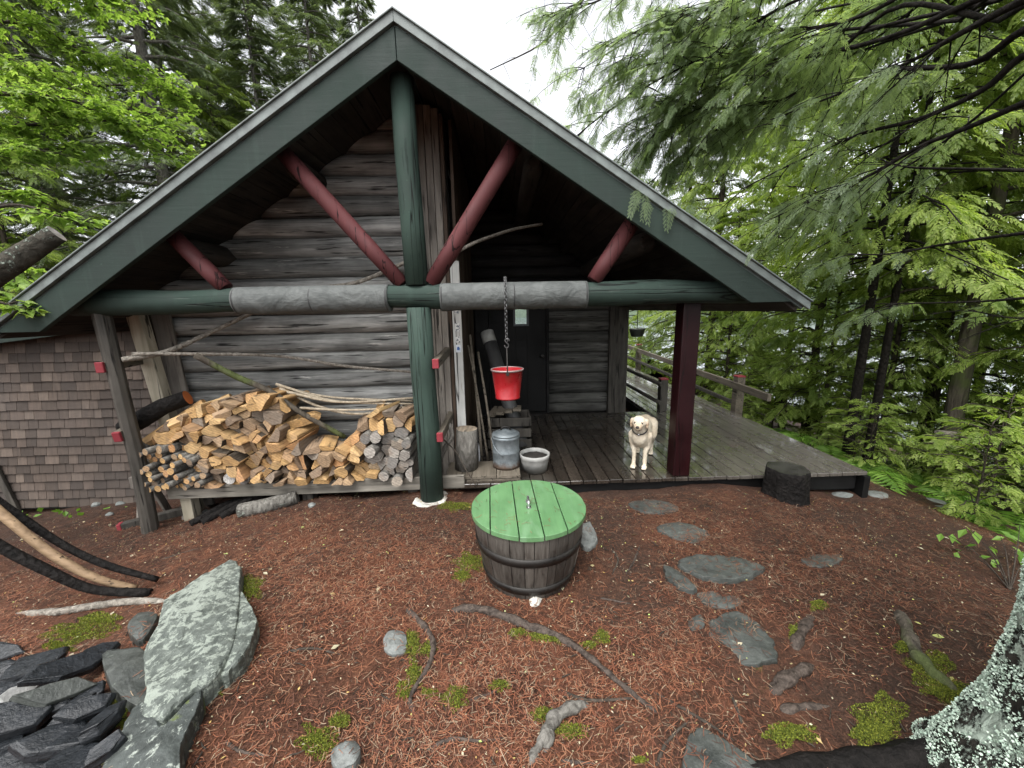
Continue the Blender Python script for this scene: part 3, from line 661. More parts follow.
# ------------------------------------------------------------------ firewood bench and rack
bench = thing('firewood_bench', 'low weathered plank bench under the stacked firewood', 'bench', (-1.2, .35, -.1))
ZB = .165
b = MB(); b.bar((-2.44, .12, .095), (.30, .12, .115), .035, .125); b.build('front_board', M['benchx'], bench, bevel=.005)
b = MB()
for i in range(3): b.box((-2.42, .14+i*.17, ZB-.03), (.0, .30+i*.17, ZB-.003))
b.build('shelf_board', M['benchx'], bench, bevel=.004)
for x in (-2.34, -1.2, -.2):
    MB().box((x-.05, .16, -.38), (x+.05, .26, ZB-.035)).build('leg', M['pale'] if x < -2 else M['postdark'], bench, bevel=.006)
rack = thing('firewood_rack', 'leaning dark end posts with red tipped rails left of the firewood', 'rack', (-2.6, .2, -.3))
b = MB(); b.tube([(-2.56, .0, -.27), (-2.535, -.005, .4), (-2.55, -.01, 1.1), (-2.58, .0, 1.76)], [.063, .058, .06, .062], 8, wob=.12, smooth=False); b.build('leaning_post', M['postdark'], rack, bevel=.004)
b = MB(); b.bar((-2.46, .40, -.25), (-2.68, .42, 1.75), .12, .10, upv=(0, 1, 0)); b.build('pale_post', M['pale'], rack, bevel=.006)
b = MB(); b.bar((-2.46, .535, -.25), (-2.56, .535, 1.78), .17, .03, upv=(0, 1, 0)); b.build('plank_post', M['boardz'], rack, bevel=.005)
for (y0, z0, x0), (y1, z1, x1) in (((-.07, 1.30, -2.60), (.46, 1.31, -2.70)), ((-.07, .71, -2.585), (.46, .80, -2.66))):
    b = MB(); b.bar((x0, y0, z0), (x1, y1, z1), .055, .085); rl = b.build('rail', M['rail'], rack, bevel=.004)
    d = (Vector((x1, y1, z1))-Vector((x0, y0, z0))).normalized()
    b = MB(); b.bar(Vector((x0, y0, z0))-d*.028, Vector((x0, y0, z0))-d*.0005, .058, .088); b.build('painted_end', M['redtip'], rl, bevel=.006)

# the pile: outline of its face (seen at the front plane) filled with cleft pieces
YP = .10
def px(u, v): p = atY(u, v, YP); return (p.x, p.z)
prof = [px(*q) for q in ((143, 439), (160, 425), (180, 413), (205, 403), (232, 397), (262, 395), (285, 399), (293, 426), (300, 436), (322, 443), (345, 437), (362, 422), (378, 411), (402, 410), (415, 425), (418, 440))]
XL_, XR_ = prof[0][0]-.0, -.16
def ptop(x):
    for (a, za), (b_, zb) in zip(prof, prof[1:]):
        if a <= x <= b_: return lerp(za, zb, (x-a)/(b_-a))
    return prof[0][1] if x < prof[0][0] else prof[-1][1]
def clip(poly, n, d):
    out = []
    for i in range(len(poly)):
        p, q = poly[i], poly[(i+1) % len(poly)]; a = p[0]*n[0]+p[1]*n[1]-d; c = q[0]*n[0]+q[1]*n[1]-d
        if a <= 0: out.append(p)
        if (a < 0 < c) or (c < 0 < a): t = a/(a-c); out.append((p[0]+(q[0]-p[0])*t, p[1]+(q[1]-p[1])*t))
    return out
def area(p): return .5*sum(p[i][0]*p[(i+1) % len(p)][1]-p[(i+1) % len(p)][0]*p[i][1] for i in range(len(p)))
def cen(p): return (sum(q[0] for q in p)/len(p), sum(q[1] for q in p)/len(p))
def zone(x, z):
    if x < -2.02 and z < .58-.15*(x+2.6): return 'stick'
    if x > -.62 and z < .62 and x+z*.5 > -.42: return 'grey'
    return 'fresh'
def rounded(poly, k, r):
    """rounds corners, wobbles edges"""
    out = []; n = len(poly)
    for i in range(n):
        p = Vector(poly[i]); a = Vector(poly[i-1]); c = Vector(poly[(i+1) % n]); da = (a-p); dc = (c-p)
        ra = min(r, da.length*.3); rc = min(r, dc.length*.3)
        A = p+da.normalized()*ra; C = p+dc.normalized()*rc; out += [A, (A+C+p*1.2)/3.2, C]
        m = (p+c)/2
        if dc.length > .06: out.append(m+Vector((random.uniform(-.005, .005), random.uniform(-.005, .005))))
    return out
def firewood(name, poly, y0, L, mats, parent=None, yaw=0, pit=0):
    """a cleft piece: end faces use material 0, flanks 0 or bark 1"""
    c = cen(poly); loc = Vector((c[0], y0, c[1])); P = [Vector((p[0]-c[0], p[1]-c[1])) for p in poly]; n = len(P)
    m = MB(); rings = []
    nk = random.randrange(n); arc = random.choice((0, 0, n//4, n//3))
    for k, (t, s) in enumerate(((0, .965), (.006, 1), (.5, .98), (.99, .97), (1, .93))):
        tw = (t-.3)*random.uniform(-.12, .12); y = t*L + (random.uniform(-.004, .004) if 0 < t < 1 else 0)
        sx = -.02*random.random()
        rings.append([(p.x*s*math.cos(tw)-p.y*s*math.sin(tw), y+p.x*m_sl[0]+p.y*m_sl[1], p.x*s*math.sin(tw)+p.y*s*math.cos(tw)) for p in P])
    for rg in rings: m.v += rg
    m.f.append(list(range(n))); m.mi.append(0); m.sm.append(False)
    for k in range(4):
        for j in range(n):
            m.f.append([k*n+j, k*n+(j+1) % n, (k+1)*n+(j+1) % n, (k+1)*n+j]); m.mi.append(1 if (j-nk) % n < arc else 0); m.sm.append(False)
    m.f.append([4*n+j for j in range(n)][::-1]); m.mi.append(0); m.sm.append(False)
    o = m.build(name, mats); o.location = loc; o.rotation_euler = (pit, 0, yaw); return o
m_sl = [0, 0]
def roundlog(name, x, y0, z, r, L, mats, yaw=0, pit=0, n=14, sd=0):
    m = MB(); k = 5
    m.tube([(random.uniform(-.1, .1)*r*(i > 0), L*i/k, random.uniform(-.1, .1)*r*(i > 0)) for i in range(k+1)], [r*(1-.02*i) for i in range(k+1)], n, mi=1, capmi=0, wob=.12, seed=sd)
    o = m.build(name, mats); o.location = (x, y0, z); o.rotation_euler = (pit, 0, yaw); return o
rs = random.Random(21)
seeds = []
tries = 0
while tries < 9000:
    tries += 1; x = rs.uniform(XL_, XR_); z = rs.uniform(ZB, 1.15)
    if z > ptop(x)-.03: continue
    kz = zone(x, z); dmin = .048 if kz == 'stick' else (.082 if kz == 'grey' else .076+.045*rs.random())
    if all((x-a)**2+((z-c)*1.15)**2 > ((dmin+e)/2)**2 for a, c, e in seeds): seeds.append((x, z, dmin))
GF, GG, GS = 'split firewood stacked on the bench', 'grey firewood at the right end of the pile', 'thin round sticks at the left end of the pile'
LF = 'cleft tan firewood piece in the stack on the plank bench'
LG = 'grey weathered firewood piece stacked by the green post'
LS = 'thin round firewood stick low at the left end of the stack'
cells = []
for i, (x, z, e) in enumerate(seeds):
    poly = [(XL_-.06, ZB), (XR_, ZB), (XR_, 1.3), (XL_-.06, 1.3)]
    for j, (a, c, e2) in enumerate(seeds):
        if j == i or abs(a-x) > .4 or abs(c-z) > .4: continue
        dx, dz = a-x, c-z; wgt = .5+.25*(e-e2)/max(.05, math.hypot(dx, dz)); mx_, mz_ = x+dx*wgt, z+dz*wgt
        poly = clip(poly, (dx, dz), dx*mx_+dz*mz_)
        if len(poly) < 3: break
    # limit to outline
    if len(poly) < 3: continue
    for (a, za), (b_, zb) in zip(prof, prof[1:]):
        if a-.1 <= x <= b_+.1:
            nx_, nz_ = -(zb-za), (b_-a); L_ = math.hypot(nx_, nz_); nx_, nz_ = nx_/L_, nz_/L_
            poly = clip(poly, (nx_, nz_), nx_*a+nz_*za+rs.uniform(-.02, .035))
            if len(poly) < 3: break
    if len(poly) >= 3 and area(poly) > .0012: cells.append((poly, zone(x, z)))
nfw = 0
for poly, kz in cells:
    pieces = [poly]
    if kz == 'fresh' and area(poly) > .0075 and rs.random() < .7:
        c = cen(poly); a = rs.uniform(0, math.pi); n_ = (math.cos(a), math.sin(a)); d_ = n_[0]*c[0]+n_[1]*c[1]
        pieces = [clip(poly, n_, d_), clip(poly, (-n_[0], -n_[1]), -d_)]
    for q in pieces:
        if len(q) < 3 or area(q) < .0009: continue
        c = cen(q); q = [(c[0]+(p[0]-c[0])*.93, c[1]+(p[1]-c[1])*.93) for p in q]; nfw += 1
        top = c[1] > ptop(c[0])-.10
        m_sl[0] = rs.uniform(-.25, .25); m_sl[1] = rs.uniform(-.35, .25)
        y0 = YP-.03+rs.uniform(-.075, .075)+(.06 if top else 0)*rs.random()+.06*max(0, c[1]-.5)
        if kz == 'stick':
            r = math.sqrt(area(q)/math.pi)*rs.uniform(.8, 1.05); r = min(r, .045)
            o = roundlog('firewood_stick', c[0], y0-rs.uniform(0, .10), c[1], r, .38, [M['fresh'], M['barkgrey']], rs.uniform(-.35, .12), rs.uniform(-.10, .1), 9, nfw); tag(o, LS, 'stick', GS)
        elif kz == 'grey':
            if rs.random() < .35:
                o = roundlog('firewood_log', c[0], y0-.03, c[1], min(.052, math.sqrt(area(q)/math.pi)), .38, [M['greycut'], M['barkgrey']], rs.uniform(-.1, .1), rs.uniform(-.08, .08), 12, nfw)
            else: o = firewood('firewood_log', rounded(q, 2, .012), y0, .38, [M['greycut'], M['barkgrey']], None, rs.uniform(-.08, .08), rs.uniform(-.05, .05))
            tag(o, LG, 'log', GG)
        else:
            o = firewood('firewood_log', rounded(q, 2, .010), y0, .38, [M['fresh'], M['barkfire']], None, rs.uniform(-.14, .14)*(2.2 if top else 1), rs.uniform(-.06, .06)); tag(o, LF, 'log', GF)
print('firewood', nfw)
# pieces that stand out
def single(name, u, v, r, L, mats, lab, yaw=0, pit=0, y=.06, cat='log'):
    p = atY(u, v, y); o = roundlog(name, p.x, y, p.z, r, L, mats, yaw, pit, 16, int(u)); tag(o, lab, cat); return o
single('firewood_log', 229, 479, .052, .45, [M['birch'], M['birch']], 'palest round log at the bottom of the firewood, bark pale grey')
single('firewood_log', 243, 479.5, .05, .46, [M['greycut'], M['barkgrey']], 'round grey barked log lying right beside the palest one', y=.05)
single('firewood_log', 263, 476, .05, .44, [M['greycut'], M['barkgrey']], 'dark round log low in the stack, third round one along the bench', y=.07)
o = firewood('firewood_log', [(-.0, -.035), (.30, -.035), (.34, .0), (.30, .04), (.02, .05), (-.03, .01)], 0, .16, [M['fresh'], M['fresh']]); o.location = atY(300, 423, .22); o.rotation_euler = (.05, -.25, .35); tag(o, 'long pale tan split piece lying sideways on the upper right of the stack', 'log')
m_sl[:] = [0, 0]
p = atY(148, 415, .16); o = MB().tube([(-.22, 0, -.12), (-.05, 0, -.03), (.12, .04, .07), (.30, .1, .13)], [.075, .08, .078, .07], 16, mi=1, capmi=0, wob=.15, seed=4).build('firewood_log', [paint('orange_cut', (.42, .13, .04), .8), M['barkblack']]); o.location = p; tag(o, 'black barked log with orange cut end lying slanted on top left', 'log')
for k, (u0, v0, u1, v1) in enumerate(((170, 425, 232, 398), (140, 447, 205, 403), (215, 418, 262, 397))):
    a = atY(u0, v0, .12); c = atY(u1, v1, .32); d = c-a; L_ = d.length; o = firewood('firewood_log', [(-.055, -.035), (.05, -.045), (.075, .0), (.02, .05), (-.04, .04)], 0, L_, [M['fresh'], M['barkfire']])
    o.location = a; o.rotation_euler = d.to_track_quat('Y', 'Z').to_euler(); tag(o, LF, 'log', GF)
# poles and branches over the pile
def pole(name, pts, r, m, lab, cat, n=26, wob=.15, seed=1, taper=.8):
    P_ = polyline(pts, n); b = MB(); b.tube(P_, [r*lerp(1, taper, i/(n-1)) for i in range(n)], 10, wob=wob, seed=seed); o = b.build(name, m); return tag(o, lab, cat)
pole('branch', [atY(195, 355, .0), atY(235, 376, .12), atY(272, 392, .2), atY(300, 412, .22), atY(345, 437, .34)], .028, M['barkmoss'], 'dark crooked branch slanting down across the firewood', 'branch')
pole('branch', [atY(132, 354, .02), atY(200, 354, .2), atY(280, 356, .4), atY(345, 366, .50), atY(412, 372, .52)], .016, M['stickgrey'], 'thin grey branch lying level along the log wall', 'branch')
pole('branch', [atY(122, 360, -.02), atY(165, 352, .15), atY(205, 335, .35), atY(262, 308, .52)], .024, M['stickgrey'], 'pale ended grey pole rising from red tipped rail to log wall', 'pole')
pole('branch', [atY(330, 287, .50), atY(350, 284, .50), atY(372, 277, .51), atY(415, 258, .52)], .022, M['stickgrey'], 'short grey branch tucked above the padded beam under left red brace', 'branch')
GP = 'peeled poles lying on the firewood'
for k, q in enumerate(([(278, 386), (330, 397), (413, 401)], [(280, 388), (318, 406), (360, 414), (414, 404)], [(276, 384), (335, 401), (412, 404)], [(283, 391), (340, 402), (413, 398)], [(300, 408), (350, 410), (414, 407)])):
    o = pole('peeled_pole', [atY(u, v, lerp(.36, .46, i/2)-.012*k) for i, (u, v) in enumerate(q)], .013+.002*(k % 2), M['polepale'], 'slender peeled pole lying over the right half of the stack', 'pole', 14, .1, k, .7); o['group'] = GP
pole('branch', [atY(447, 258, .46), atY(470, 245, .46), atY(490, 237, .6), atY(515, 229, .8), atY(542, 224, 1.0)], .017, M['stickgrey'], 'crooked grey stick with reddish knot reaching into the dark gable', 'branch')

# log and rubble below the bench, sawhorse behind the rack
o = MB().tube([(-1.72, -.02, gz(-1.7, 0)+.05), (-1.5, .02, gz(-1.5, 0)+.055), (-1.26, .1, gz(-1.26, .1)+.06)], [.065, .068, .062], 14, wob=.1).build('round_log', M['barkgrey']); tag(o, 'grey round log lying on the ground under the plank bench', 'log')
for k, (a, c) in enumerate((((-2.18, -.02), (-1.75, .45)), ((-2.05, -.05), (-1.62, .4)), ((-1.9, -.02), (-1.5, .4)))):
    o = pole('dark_root', [(a[0], a[1], gz(*a)+.02), (lerp(a[0], c[0], .5), lerp(a[1], c[1], .5), gz(*a)+.10), (c[0], c[1], gz(*a)+.06)], .035, M['barkblack'], 'dark root running under the left end of the bench', 'root'); o['group'] = 'dark roots under the bench'
sw = thing('sawhorse', 'small grey sawhorse standing behind the leaning dark post', 'sawhorse', (-2.8, .45, -.3))
MB().bar((-3.0, .38, .10), (-2.4, .46, .10), .09, .12).build('beam', M['boardz'], sw, bevel=.005)
for x in (-2.92, -2.48):
    for s in (-1, 1): MB().bar((x, .42+.03*s, .12), (x+.02, .42+.17*s, gz(x, .42)-.02), .07, .03, upv=(1, 0, 0)).build('leg', M['boardz'], sw, bevel=.004)
o = MB().bar((-2.90, .1, -.22), (-2.42, .30, -.17), .07, .07).build('painted_block', M['postdark'], None, bevel=.006); o2 = MB().bar((-2.93, .088, -.223), (-2.901, .1, -.22), .072, .072).build('painted_end', M['redtip'], o, bevel=.005)
tag(o, 'dark wooden block with red painted end lying by the sawhorse', 'block')

# ------------------------------------------------------------------ porch things
plat = thing('wooden_step', 'small plank step beside the deck with milk can on it', 'step', (.45, .35, -.1))
b = MB()
for i, (x0, x1) in enumerate(((.12, .365), (.37, .60), (.605, .83))): b.box((x0, .13, .125), (x1, .50, .155))
b.build('tread', M['rail'], plat, bevel=.004)
MB().box((.12, .135, .03), (.83, .165, .121)).build('riser', M['rail'], plat, bevel=.004)
b = MB(); b.tube([(.30, .34, .156), (.305, .345, .35), (.315, .35, .56)], [.118, .112, .106], 18, mi=0, capmi=1, wob=.14, seed=3); o = b.build('upright_log', [M['barkgrey'], M['greycut']]); tag(o, 'short grey bark log standing on end beside the milk can', 'log')
CX, CY = .70, .37
can = thing('milk_can', 'dull galvanized metal can with lid standing on the step', 'can', (CX, CY, .157))
def galv():
    g = G('galvanized_metal'); c = g.co(); n = g.noise(c, 14, 5, .7); v = g.vor(c, 45, out='Color'); z = g.n('SeparateXYZ', i_0=c).outputs[2]
    col = g.ramp(n, [(.3, (.10, .125, .14)), (.7, (.25, .28, .29))]); col = g.mix(g.ramp(v, [(0, 0), (1, .25)]), col, (.35, .38, .39))
    col = g.mix(g.ramp(g.math('ADD', z, g.math('MULTIPLY', n, .12)), [(.24, .85), (.29, 0)]), col, (.10, .055, .03))
    g.p('Base Color', col); g.p('Metallic', .45); g.p('Roughness', g.ramp(n, [(.3, .38), (.7, .65)])); g.bump(n, .15, .004); return g.m
M['galv'] = galv()
def cs(pts): return [(r*1.08, z*1.24) for r, z in pts]
MB().lathe(cs([(.118, .004), (.126, .0), (.128, .02), (.124, .03), (.124, .12), (.127, .125), (.127, .135), (.124, .14), (.124, .235), (.129, .24), (.129, .255), (.118, .262)]), (CX, CY, .157), 36).build('can_body', M['galv'], can)
ld = MB().lathe(cs([(.126, .262), (.128, .268), (.124, .275), (.09, .288), (.045, .294), (.03, .304), (.0, .306)]), (CX, CY, .157), 36, capt=False).build('lid', M['galv'], can)
MB().tube(polyline([(CX-.045, CY, .526), (CX-.03, CY, .556), (CX+.03, CY, .556), (CX+.045, CY, .526)], 12), .010, 8).build('lid_handle', M['iron'], ld)
MB().tube(polyline([(CX-.142, CY-.02, .455), (CX-.10, CY-.115, .37), (CX-.02, CY-.146, .31), (CX+.06, CY-.13, .37), (CX+.10, CY-.10, .45)], 18)[:9], .0045, 6).build('bail_handle', M['galv'], can)
px_, py_ = .985, .36
pot = thing('flower_pot', 'white round plastic flower pot of dark soil on the deck', 'pot', (px_, py_, .1))
MB().lathe([(.115, .005), (.12, .0), (.135, .09), (.139, .095), (.141, .13), (.147, .135), (.152, .175), (.146, .18), (.138, .172), (.136, .14)], (px_, py_, .105), 36, capt=False).build('pot_shell', M['pot'], pot)
sm = MB().lathe([(.134, .135), (.1, .15), (.05, .16), (.0, .165)], (px_, py_, .105), 24, capt=False); sm.v = [(x, y, z+.012*mn.noise(Vector((x*30, y*30, 1)))) for x, y, z in sm.v]; sm.build('soil', M['soil'], pot)
# leaning tube, shafts and clutter in the dark corner
tb_ = thing('leaning_pipe', 'dark grey pipe with pale upper end leaning in the dark corner', 'pipe', (.87, 1.0, .1))
a = Vector((.90, 1.0, .11)); c = Vector((.50, 1.62, 1.42)); MB().tube([a, lerp(a, c, .9)], .085, 24).build('pipe', M['tube'], tb_); MB().tube([lerp(a, c, .9001), c], .086, 24).build('end_band', M['tubetop'], tb_)
GR = 'long tool shafts leaning beside the white upright board'
for k, (u0, v0, u1, v1, ym) in enumerate(((488, 458, 468, 345, .9), (494, 458, 478, 352, 1.0), (482, 462, 470, 335, .95))):
    p = atY(u0, v0, .62); q = atY(u1, v1, ym); p.z = .11
    o = pole('tool_shaft', [p, lerp(p, q, .5)+Vector((.01, 0, 0)), q], .012+.002*k, M['rail'], 'thin grey tool shaft leaning in the dark corner', 'tool', 10, .04, k, .9); o['group'] = GR
bx = thing('wooden_crate', 'dark crate of scrap in the shade behind the milk can', 'crate', (.75, 1.05, .1))
b = MB()
for z in (.12, .25, .38): b.box((.50, .95, z), (1.0, .97, z+.1)).box((.5, 1.3, z), (1.0, 1.32, z+.1)).box((.50, .975, z), (.52, 1.295, z+.1)).box((.98, .975, z), (1.0, 1.295, z+.1))
b.box((.52, .97, .105), (.98, 1.3, .118)); b.build('slats', M['postdark'], bx, bevel=.004)
for k in range(4): MB().bar((.54+.1*k, 1.0, .50+.02*k), (.62+.08*k, 1.28, .53), .09, .03).build('scrap_board', M['rail'], bx, bevel=.003)
# vines/twigs beside the post
pole('dry_vine', [atY(444, 440, .2), atY(456, 452, .1), atY(466, 470, .02), atY(477, 487, -.03)], .006, M['bark'], 'thin dry stem drooping over the bench end beside the green post', 'stem', 14)
pole('dry_vine', [atY(440, 462, .2), atY(446, 446, .2), atY(452, 436, .2), atY(449, 424, .25)], .022, M['barkgrey'], 'knobbly grey branch stub standing behind the green post', 'branch', 14, .5)

# ------------------------------------------------------------------ red bucket on its chain
bc = atY(507.5, 383, -.15); BX, BY = bc.x, -.15; zt = atY(508, 369, -.15).z; zb = atY(508, 398, -.15).z
bk = thing('red_bucket', 'bright red metal bucket hanging by chain from padded beam', 'bucket', (BX, BY, zb))
g = G('red_enamel'); c = g.co(); n = g.noise(c, 7, 5, .6); g.p('Base Color', g.mix(g.ramp(g.noise(c, 55, 4, .7), [(.66, 0), (.70, .8)]), g.ramp(n, [(.3, (.19, .005, .008)), (.7, (.28, .008, .012))]), (.28, .12, .10))); g.p('Roughness', g.ramp(n, [(.3, .2), (.7, .45)])); g.bump(g.noise(c, 9, 4, .5), .5, .012); M['redb'] = g.m
hB = zt-zb
MB().lathe([(.094, .004), (.102, .0), (.104, .012), (.1, .016), (.128, hB-.006), (.130, hB-.004), (.126, hB-.002), (.098, .02), (.0, .02)], (BX, BY, zb), 40, capt=False).build('bucket_body', M['redb'], bk)
rim = MB().lathe([(.1305, hB-.012), (.136, hB-.010), (.138, hB-.003), (.136, hB+.004), (.131, hB+.005), (.127, hB-.002)], (BX, BY, zb), 40, capb=False, capt=False).build('rim', simple('worn_rim_metal', (.22, .16, .155), .5, .5), bk)
zc = zt+.205
MB().tube(polyline([(BX, BY-.139, zt-.02), (BX, BY-.13, zt+.05), (BX, BY-.05, zt+.17), (BX, BY, zc-.04), (BX, BY+.05, zt+.17), (BX, BY+.13, zt+.05), (BX, BY+.139, zt-.02)], 30), .005, 8).build('bail_handle', M['iron'], bk)
for s in (-1, 1): MB().tube([(BX, BY+s*.124, zt-.02), (BX, BY+s*.146, zt-.02)], .014, 10).build('ear', M['iron'], bk)
ch = MB(); zl = zc-.025
def chlink(c, d, side, L=.030, w=.011, r=.0034):
    d = Vector(d).normalized(); s = (Vector(side)-d*Vector(side).dot(d)).normalized(); P_ = []
    for k in range(12):
        a = 2*math.pi*k/12; P_.append(Vector(c)+s*w*math.cos(a)+d*((L/2-w)*(1 if math.sin(a) > 0 else -1)*(abs(math.sin(a)) > .01)+w*math.sin(a)))
    P_.append(P_[0]); ch.tube(P_, r, 6, cap=False)
pts = []; z = zl+.055
while z < HB+.03: pts.append((Vector((BX, BY+.002, z)), Vector((0, 0, 1)))); z += .0225
for k in range(1, 9):
    a = math.pi-k*.2; pts.append((Vector((BX, -.0+.152*math.cos(a), HB+.03+.112*math.sin(a))), Vector((0, math.sin(a), -math.cos(a)))))
for k, (p, d) in enumerate(pts): chlink(p, d, (1, 1, 0) if k % 2 else (1, -1, 0), .031)
# S-hook at the lower end
ch.tube(polyline([(BX+.020, BY, zl+.048), (BX+.018, BY, zl+.066), (BX, BY, zl+.070), (BX-.014, BY, zl+.055), (BX, BY, zl+.036), (BX+.016, BY, zl+.018), (BX+.006, BY, zl-.004), (BX-.014, BY, zl+.002), (BX-.018, BY, zl+.016)], 30), .0045, 8)
tag(ch.build('chain', simple('chain_steel', (.11, .11, .11), .4, .8)), 'steel chain looped over padded beam holding the red bucket', 'chain')

# ------------------------------------------------------------------ barrel with green lid
RX, RY = .825, -1.02; RZ = gz(RX, RY)-.015; HZ = .45
brl = thing('half_barrel', 'dark old half barrel with round green board lid', 'barrel', (RX, RY, RZ))
def rb(t): return lerp(.275, .335, t)+.022*math.sin(math.pi*t*.75)
def barrelmat():
    g = G('barrel_stave'); c = g.co(); isl = g.isl(); v = g.mapv(c, (12, 12, 1.2)); n = g.noise(v, 2.4, 6, .7, .4)
    col = g.ramp(n, [(.3, (.018, .016, .014)), (.7, (.075, .066, .056))]); col = g.mix(1., col, g.ramp(isl, [(0, .55), (.8, 1.15), (.93, 1.8), (1, 3.2)]), 'MULTIPLY')
    z = g.n('SeparateXYZ', i_0=c).outputs[2]
    col = g.mix(g.ramp(g.math('ADD', z, g.math('MULTIPLY', n, .25)), [(.44, 0), (.58, .45)]), col, (.14, .13, .115))
    g.p('Base Color', col); g.p('Roughness', g.ramp(n, [(.3, .35), (.7, .7)])); g.bump(n, .6, .006); return g.m
b = MB(); ns = 30; a0 = 0
rsv = random.Random(5); wds = [rsv.uniform(.7, 1.3) for _ in range(ns)]; tot = sum(wds)
for k in range(ns):
    a1 = a0+2*math.pi*wds[k]/tot; dr_ = rsv.uniform(-.002, .002); vs_ = []; NZ = 6
    for i in range(NZ+1):
        t = i/NZ; r = rb(t)+dr_
        for rr in (r-.025, r):
            for aa in (a0+.006, (a0+a1)/2, a1-.006): vs_.append((RX+rr*math.cos(aa)*(1 if rr < r else 1), RY+rr*math.sin(aa), RZ+.0+t*(HZ-.0)))
    fs_ = []
    for i in range(NZ):
        o_ = i*6; n_ = o_+6
        fs_ += [(o_+3, o_+4, n_+4, n_+3), (o_+4, o_+5, n_+5, n_+4), (o_+1, o_, n_, n_+1), (o_+2, o_+1, n_+1, n_+2), (o_, o_+3, n_+3, n_), (o_+5, o_+2, n_+2, n_+5)]
    fs_ += [(0, 1, 4, 3), (1, 2, 5, 4), (NZ*6+3, NZ*6+4, NZ*6+1, NZ*6), (NZ*6+4, NZ*6+5, NZ*6+2, NZ*6+1)]
    b.add(vs_, fs_); a0 = a1
b.build('staves', barrelmat(), brl)
MB().lathe([(.0, .02), (.262, .02)], (RX, RY, RZ), 30, capb=False, capt=False).build('barrel_bottom', M['dark'], brl)
for t0, t1 in ((.60, .72), (.13, .25)):
    MB().lathe([(rb(t0)+.001, t0*HZ), (rb(t0)+.0055, t0*HZ), (rb(t1)+.0055, t1*HZ), (rb(t1)+.001, t1*HZ)], (RX, RY, RZ), 48, capb=False, capt=False).build('hoop', M['iron'], brl)
LR = .365; lz = RZ+HZ+.002; lw_ = 2*LR/5
def lidmat():
    g = G('green_lid_paint'); c = g.co(); n = g.noise(c, 5, 5, .6); f = g.noise(c, 2.4, 3, .5); s = g.noise(g.mapv(c, (30, 2, 10)), 1.5, 5, .6)
    col = g.mix(g.ramp(n, [(.35, 0), (.7, 1)]), (.075, .165, .070), (.105, .215, .095)); col = g.mix(1., col, g.ramp(s, [(.3, .85), (.7, 1.08)]), 'MULTIPLY')
    col = g.mix(g.ramp(g.noise(c, 70, 3, .6), [(.72, 0), (.76, .5)]), col, (.32, .42, .31)); col = g.mix(g.ramp(g.noise(g.mapv(c, (5, 1.2, 1)), 1.5, 5, .6, .5), [(.54, 0), (.66, .30)]), col, (.20, .32, .20)); col = g.mix(g.ramp(g.noise(c, 3.1, 6, .7), [(.60, 0), (.75, .5)]), col, (.035, .06, .03))  # the pale streaks put wet sky reflection into the paint colour
    wet = g.ramp(f, [(.46, 0), (.50, 1)])
    g.p('Base Color', col); g.p('Roughness', g.math('SUBTRACT', .50, g.math('MULTIPLY', g.ramp(f, [(.40, 0), (.60, 1)]), .22))); g.bump(g.math('ADD', g.math('MULTIPLY', s, .4), g.math('MULTIPLY', n, .2)), .12, .004); return g.m
lid = None; M['lid'] = lidmat()
lb = MB(); edges = [-.365, -.245, -.085, .055, .195, .365]
for k in range(5):
    xa, xb = edges[k]+.003, edges[k+1]-.003; up_ = []; N_ = 16
    xa = max(xa, -LR+.001); xb = min(xb, LR-.001)
    for i in range(N_+1): x = lerp(xa, xb, i/N_); up_.append((x, -math.sqrt(max(0, LR*LR-x*x))))
    for i in range(N_+1): x = lerp(xb, xa, i/N_); up_.append((x, math.sqrt(max(0, LR*LR-x*x))))
    dz = rsv.uniform(-.0015, .0015); ca, sa = math.cos(.03), math.sin(.03)
    lb.prism([(RX+x*ca-y*sa, RY+x*sa+y*ca, lz+dz) for x, y in up_], (0, 0, .030))
lid = lb.build('lid', M['lid'], brl, bevel=.003)
hm = MB(); hz = lz+.031
hm.box((RX-.014, RY-.055, hz), (RX+.014, RY-.02, hz+.004)).box((RX-.014, RY+.02, hz), (RX+.014, RY+.055, hz+.004))
hm.tube(polyline([(RX, RY-.042, hz+.004), (RX, RY-.040, hz+.030), (RX, RY-.025, hz+.038), (RX, RY+.025, hz+.038), (RX, RY+.040, hz+.030), (RX, RY+.042, hz+.004)], 20), .0085, 10); hm.build('lid_handle', M['chrome'], lid)

# ------------------------------------------------------------------ chopping stump
sx, sy = 3.235, -.10; sz = gz(sx, sy)
b = MB(); n = 40; hs_ = .285
def sr(a, t): return (.166+.004*math.sin(3*a+1)+.007*math.sin(7*a)+.010*mn.noise(Vector((math.cos(a)*4, math.sin(a)*4, t*3))))*(1.12-.14*t if t < .8 else 1.0)
rings = [0, .15, .4, .7, .92, 1.0]
for i, t in enumerate(rings):
    for j in range(n):
        a = 2*math.pi*j/n; r = sr(a, t)*(.96 if t == 1 else 1)*(1.08 if i == 0 else 1); b.v.append((sx+r*math.cos(a), sy+r*math.sin(a), sz-.03+(hs_+.03)*t))
for i in range(len(rings)-1):
    for j in range(n): b.f.append([i*n+j, i*n+(j+1) % n, (i+1)*n+(j+1) % n, (i+1)*n+j]); b.mi.append(0); b.sm.append(True)
b.f.append([(len(rings)-1)*n+j for j in range(n)]); b.mi.append(1); b.sm.append(False)
g = G('wet_stump_top'); c = g.co(); wv = g.n('TexWave', wave_type='RINGS', rings_direction='Z', i_Vector=g.mapv(c, (1, 1, 1), (-sx, -sy, 0)), i_Scale=22., i_Distortion=3., i_Detail=3.).outputs['Fac']
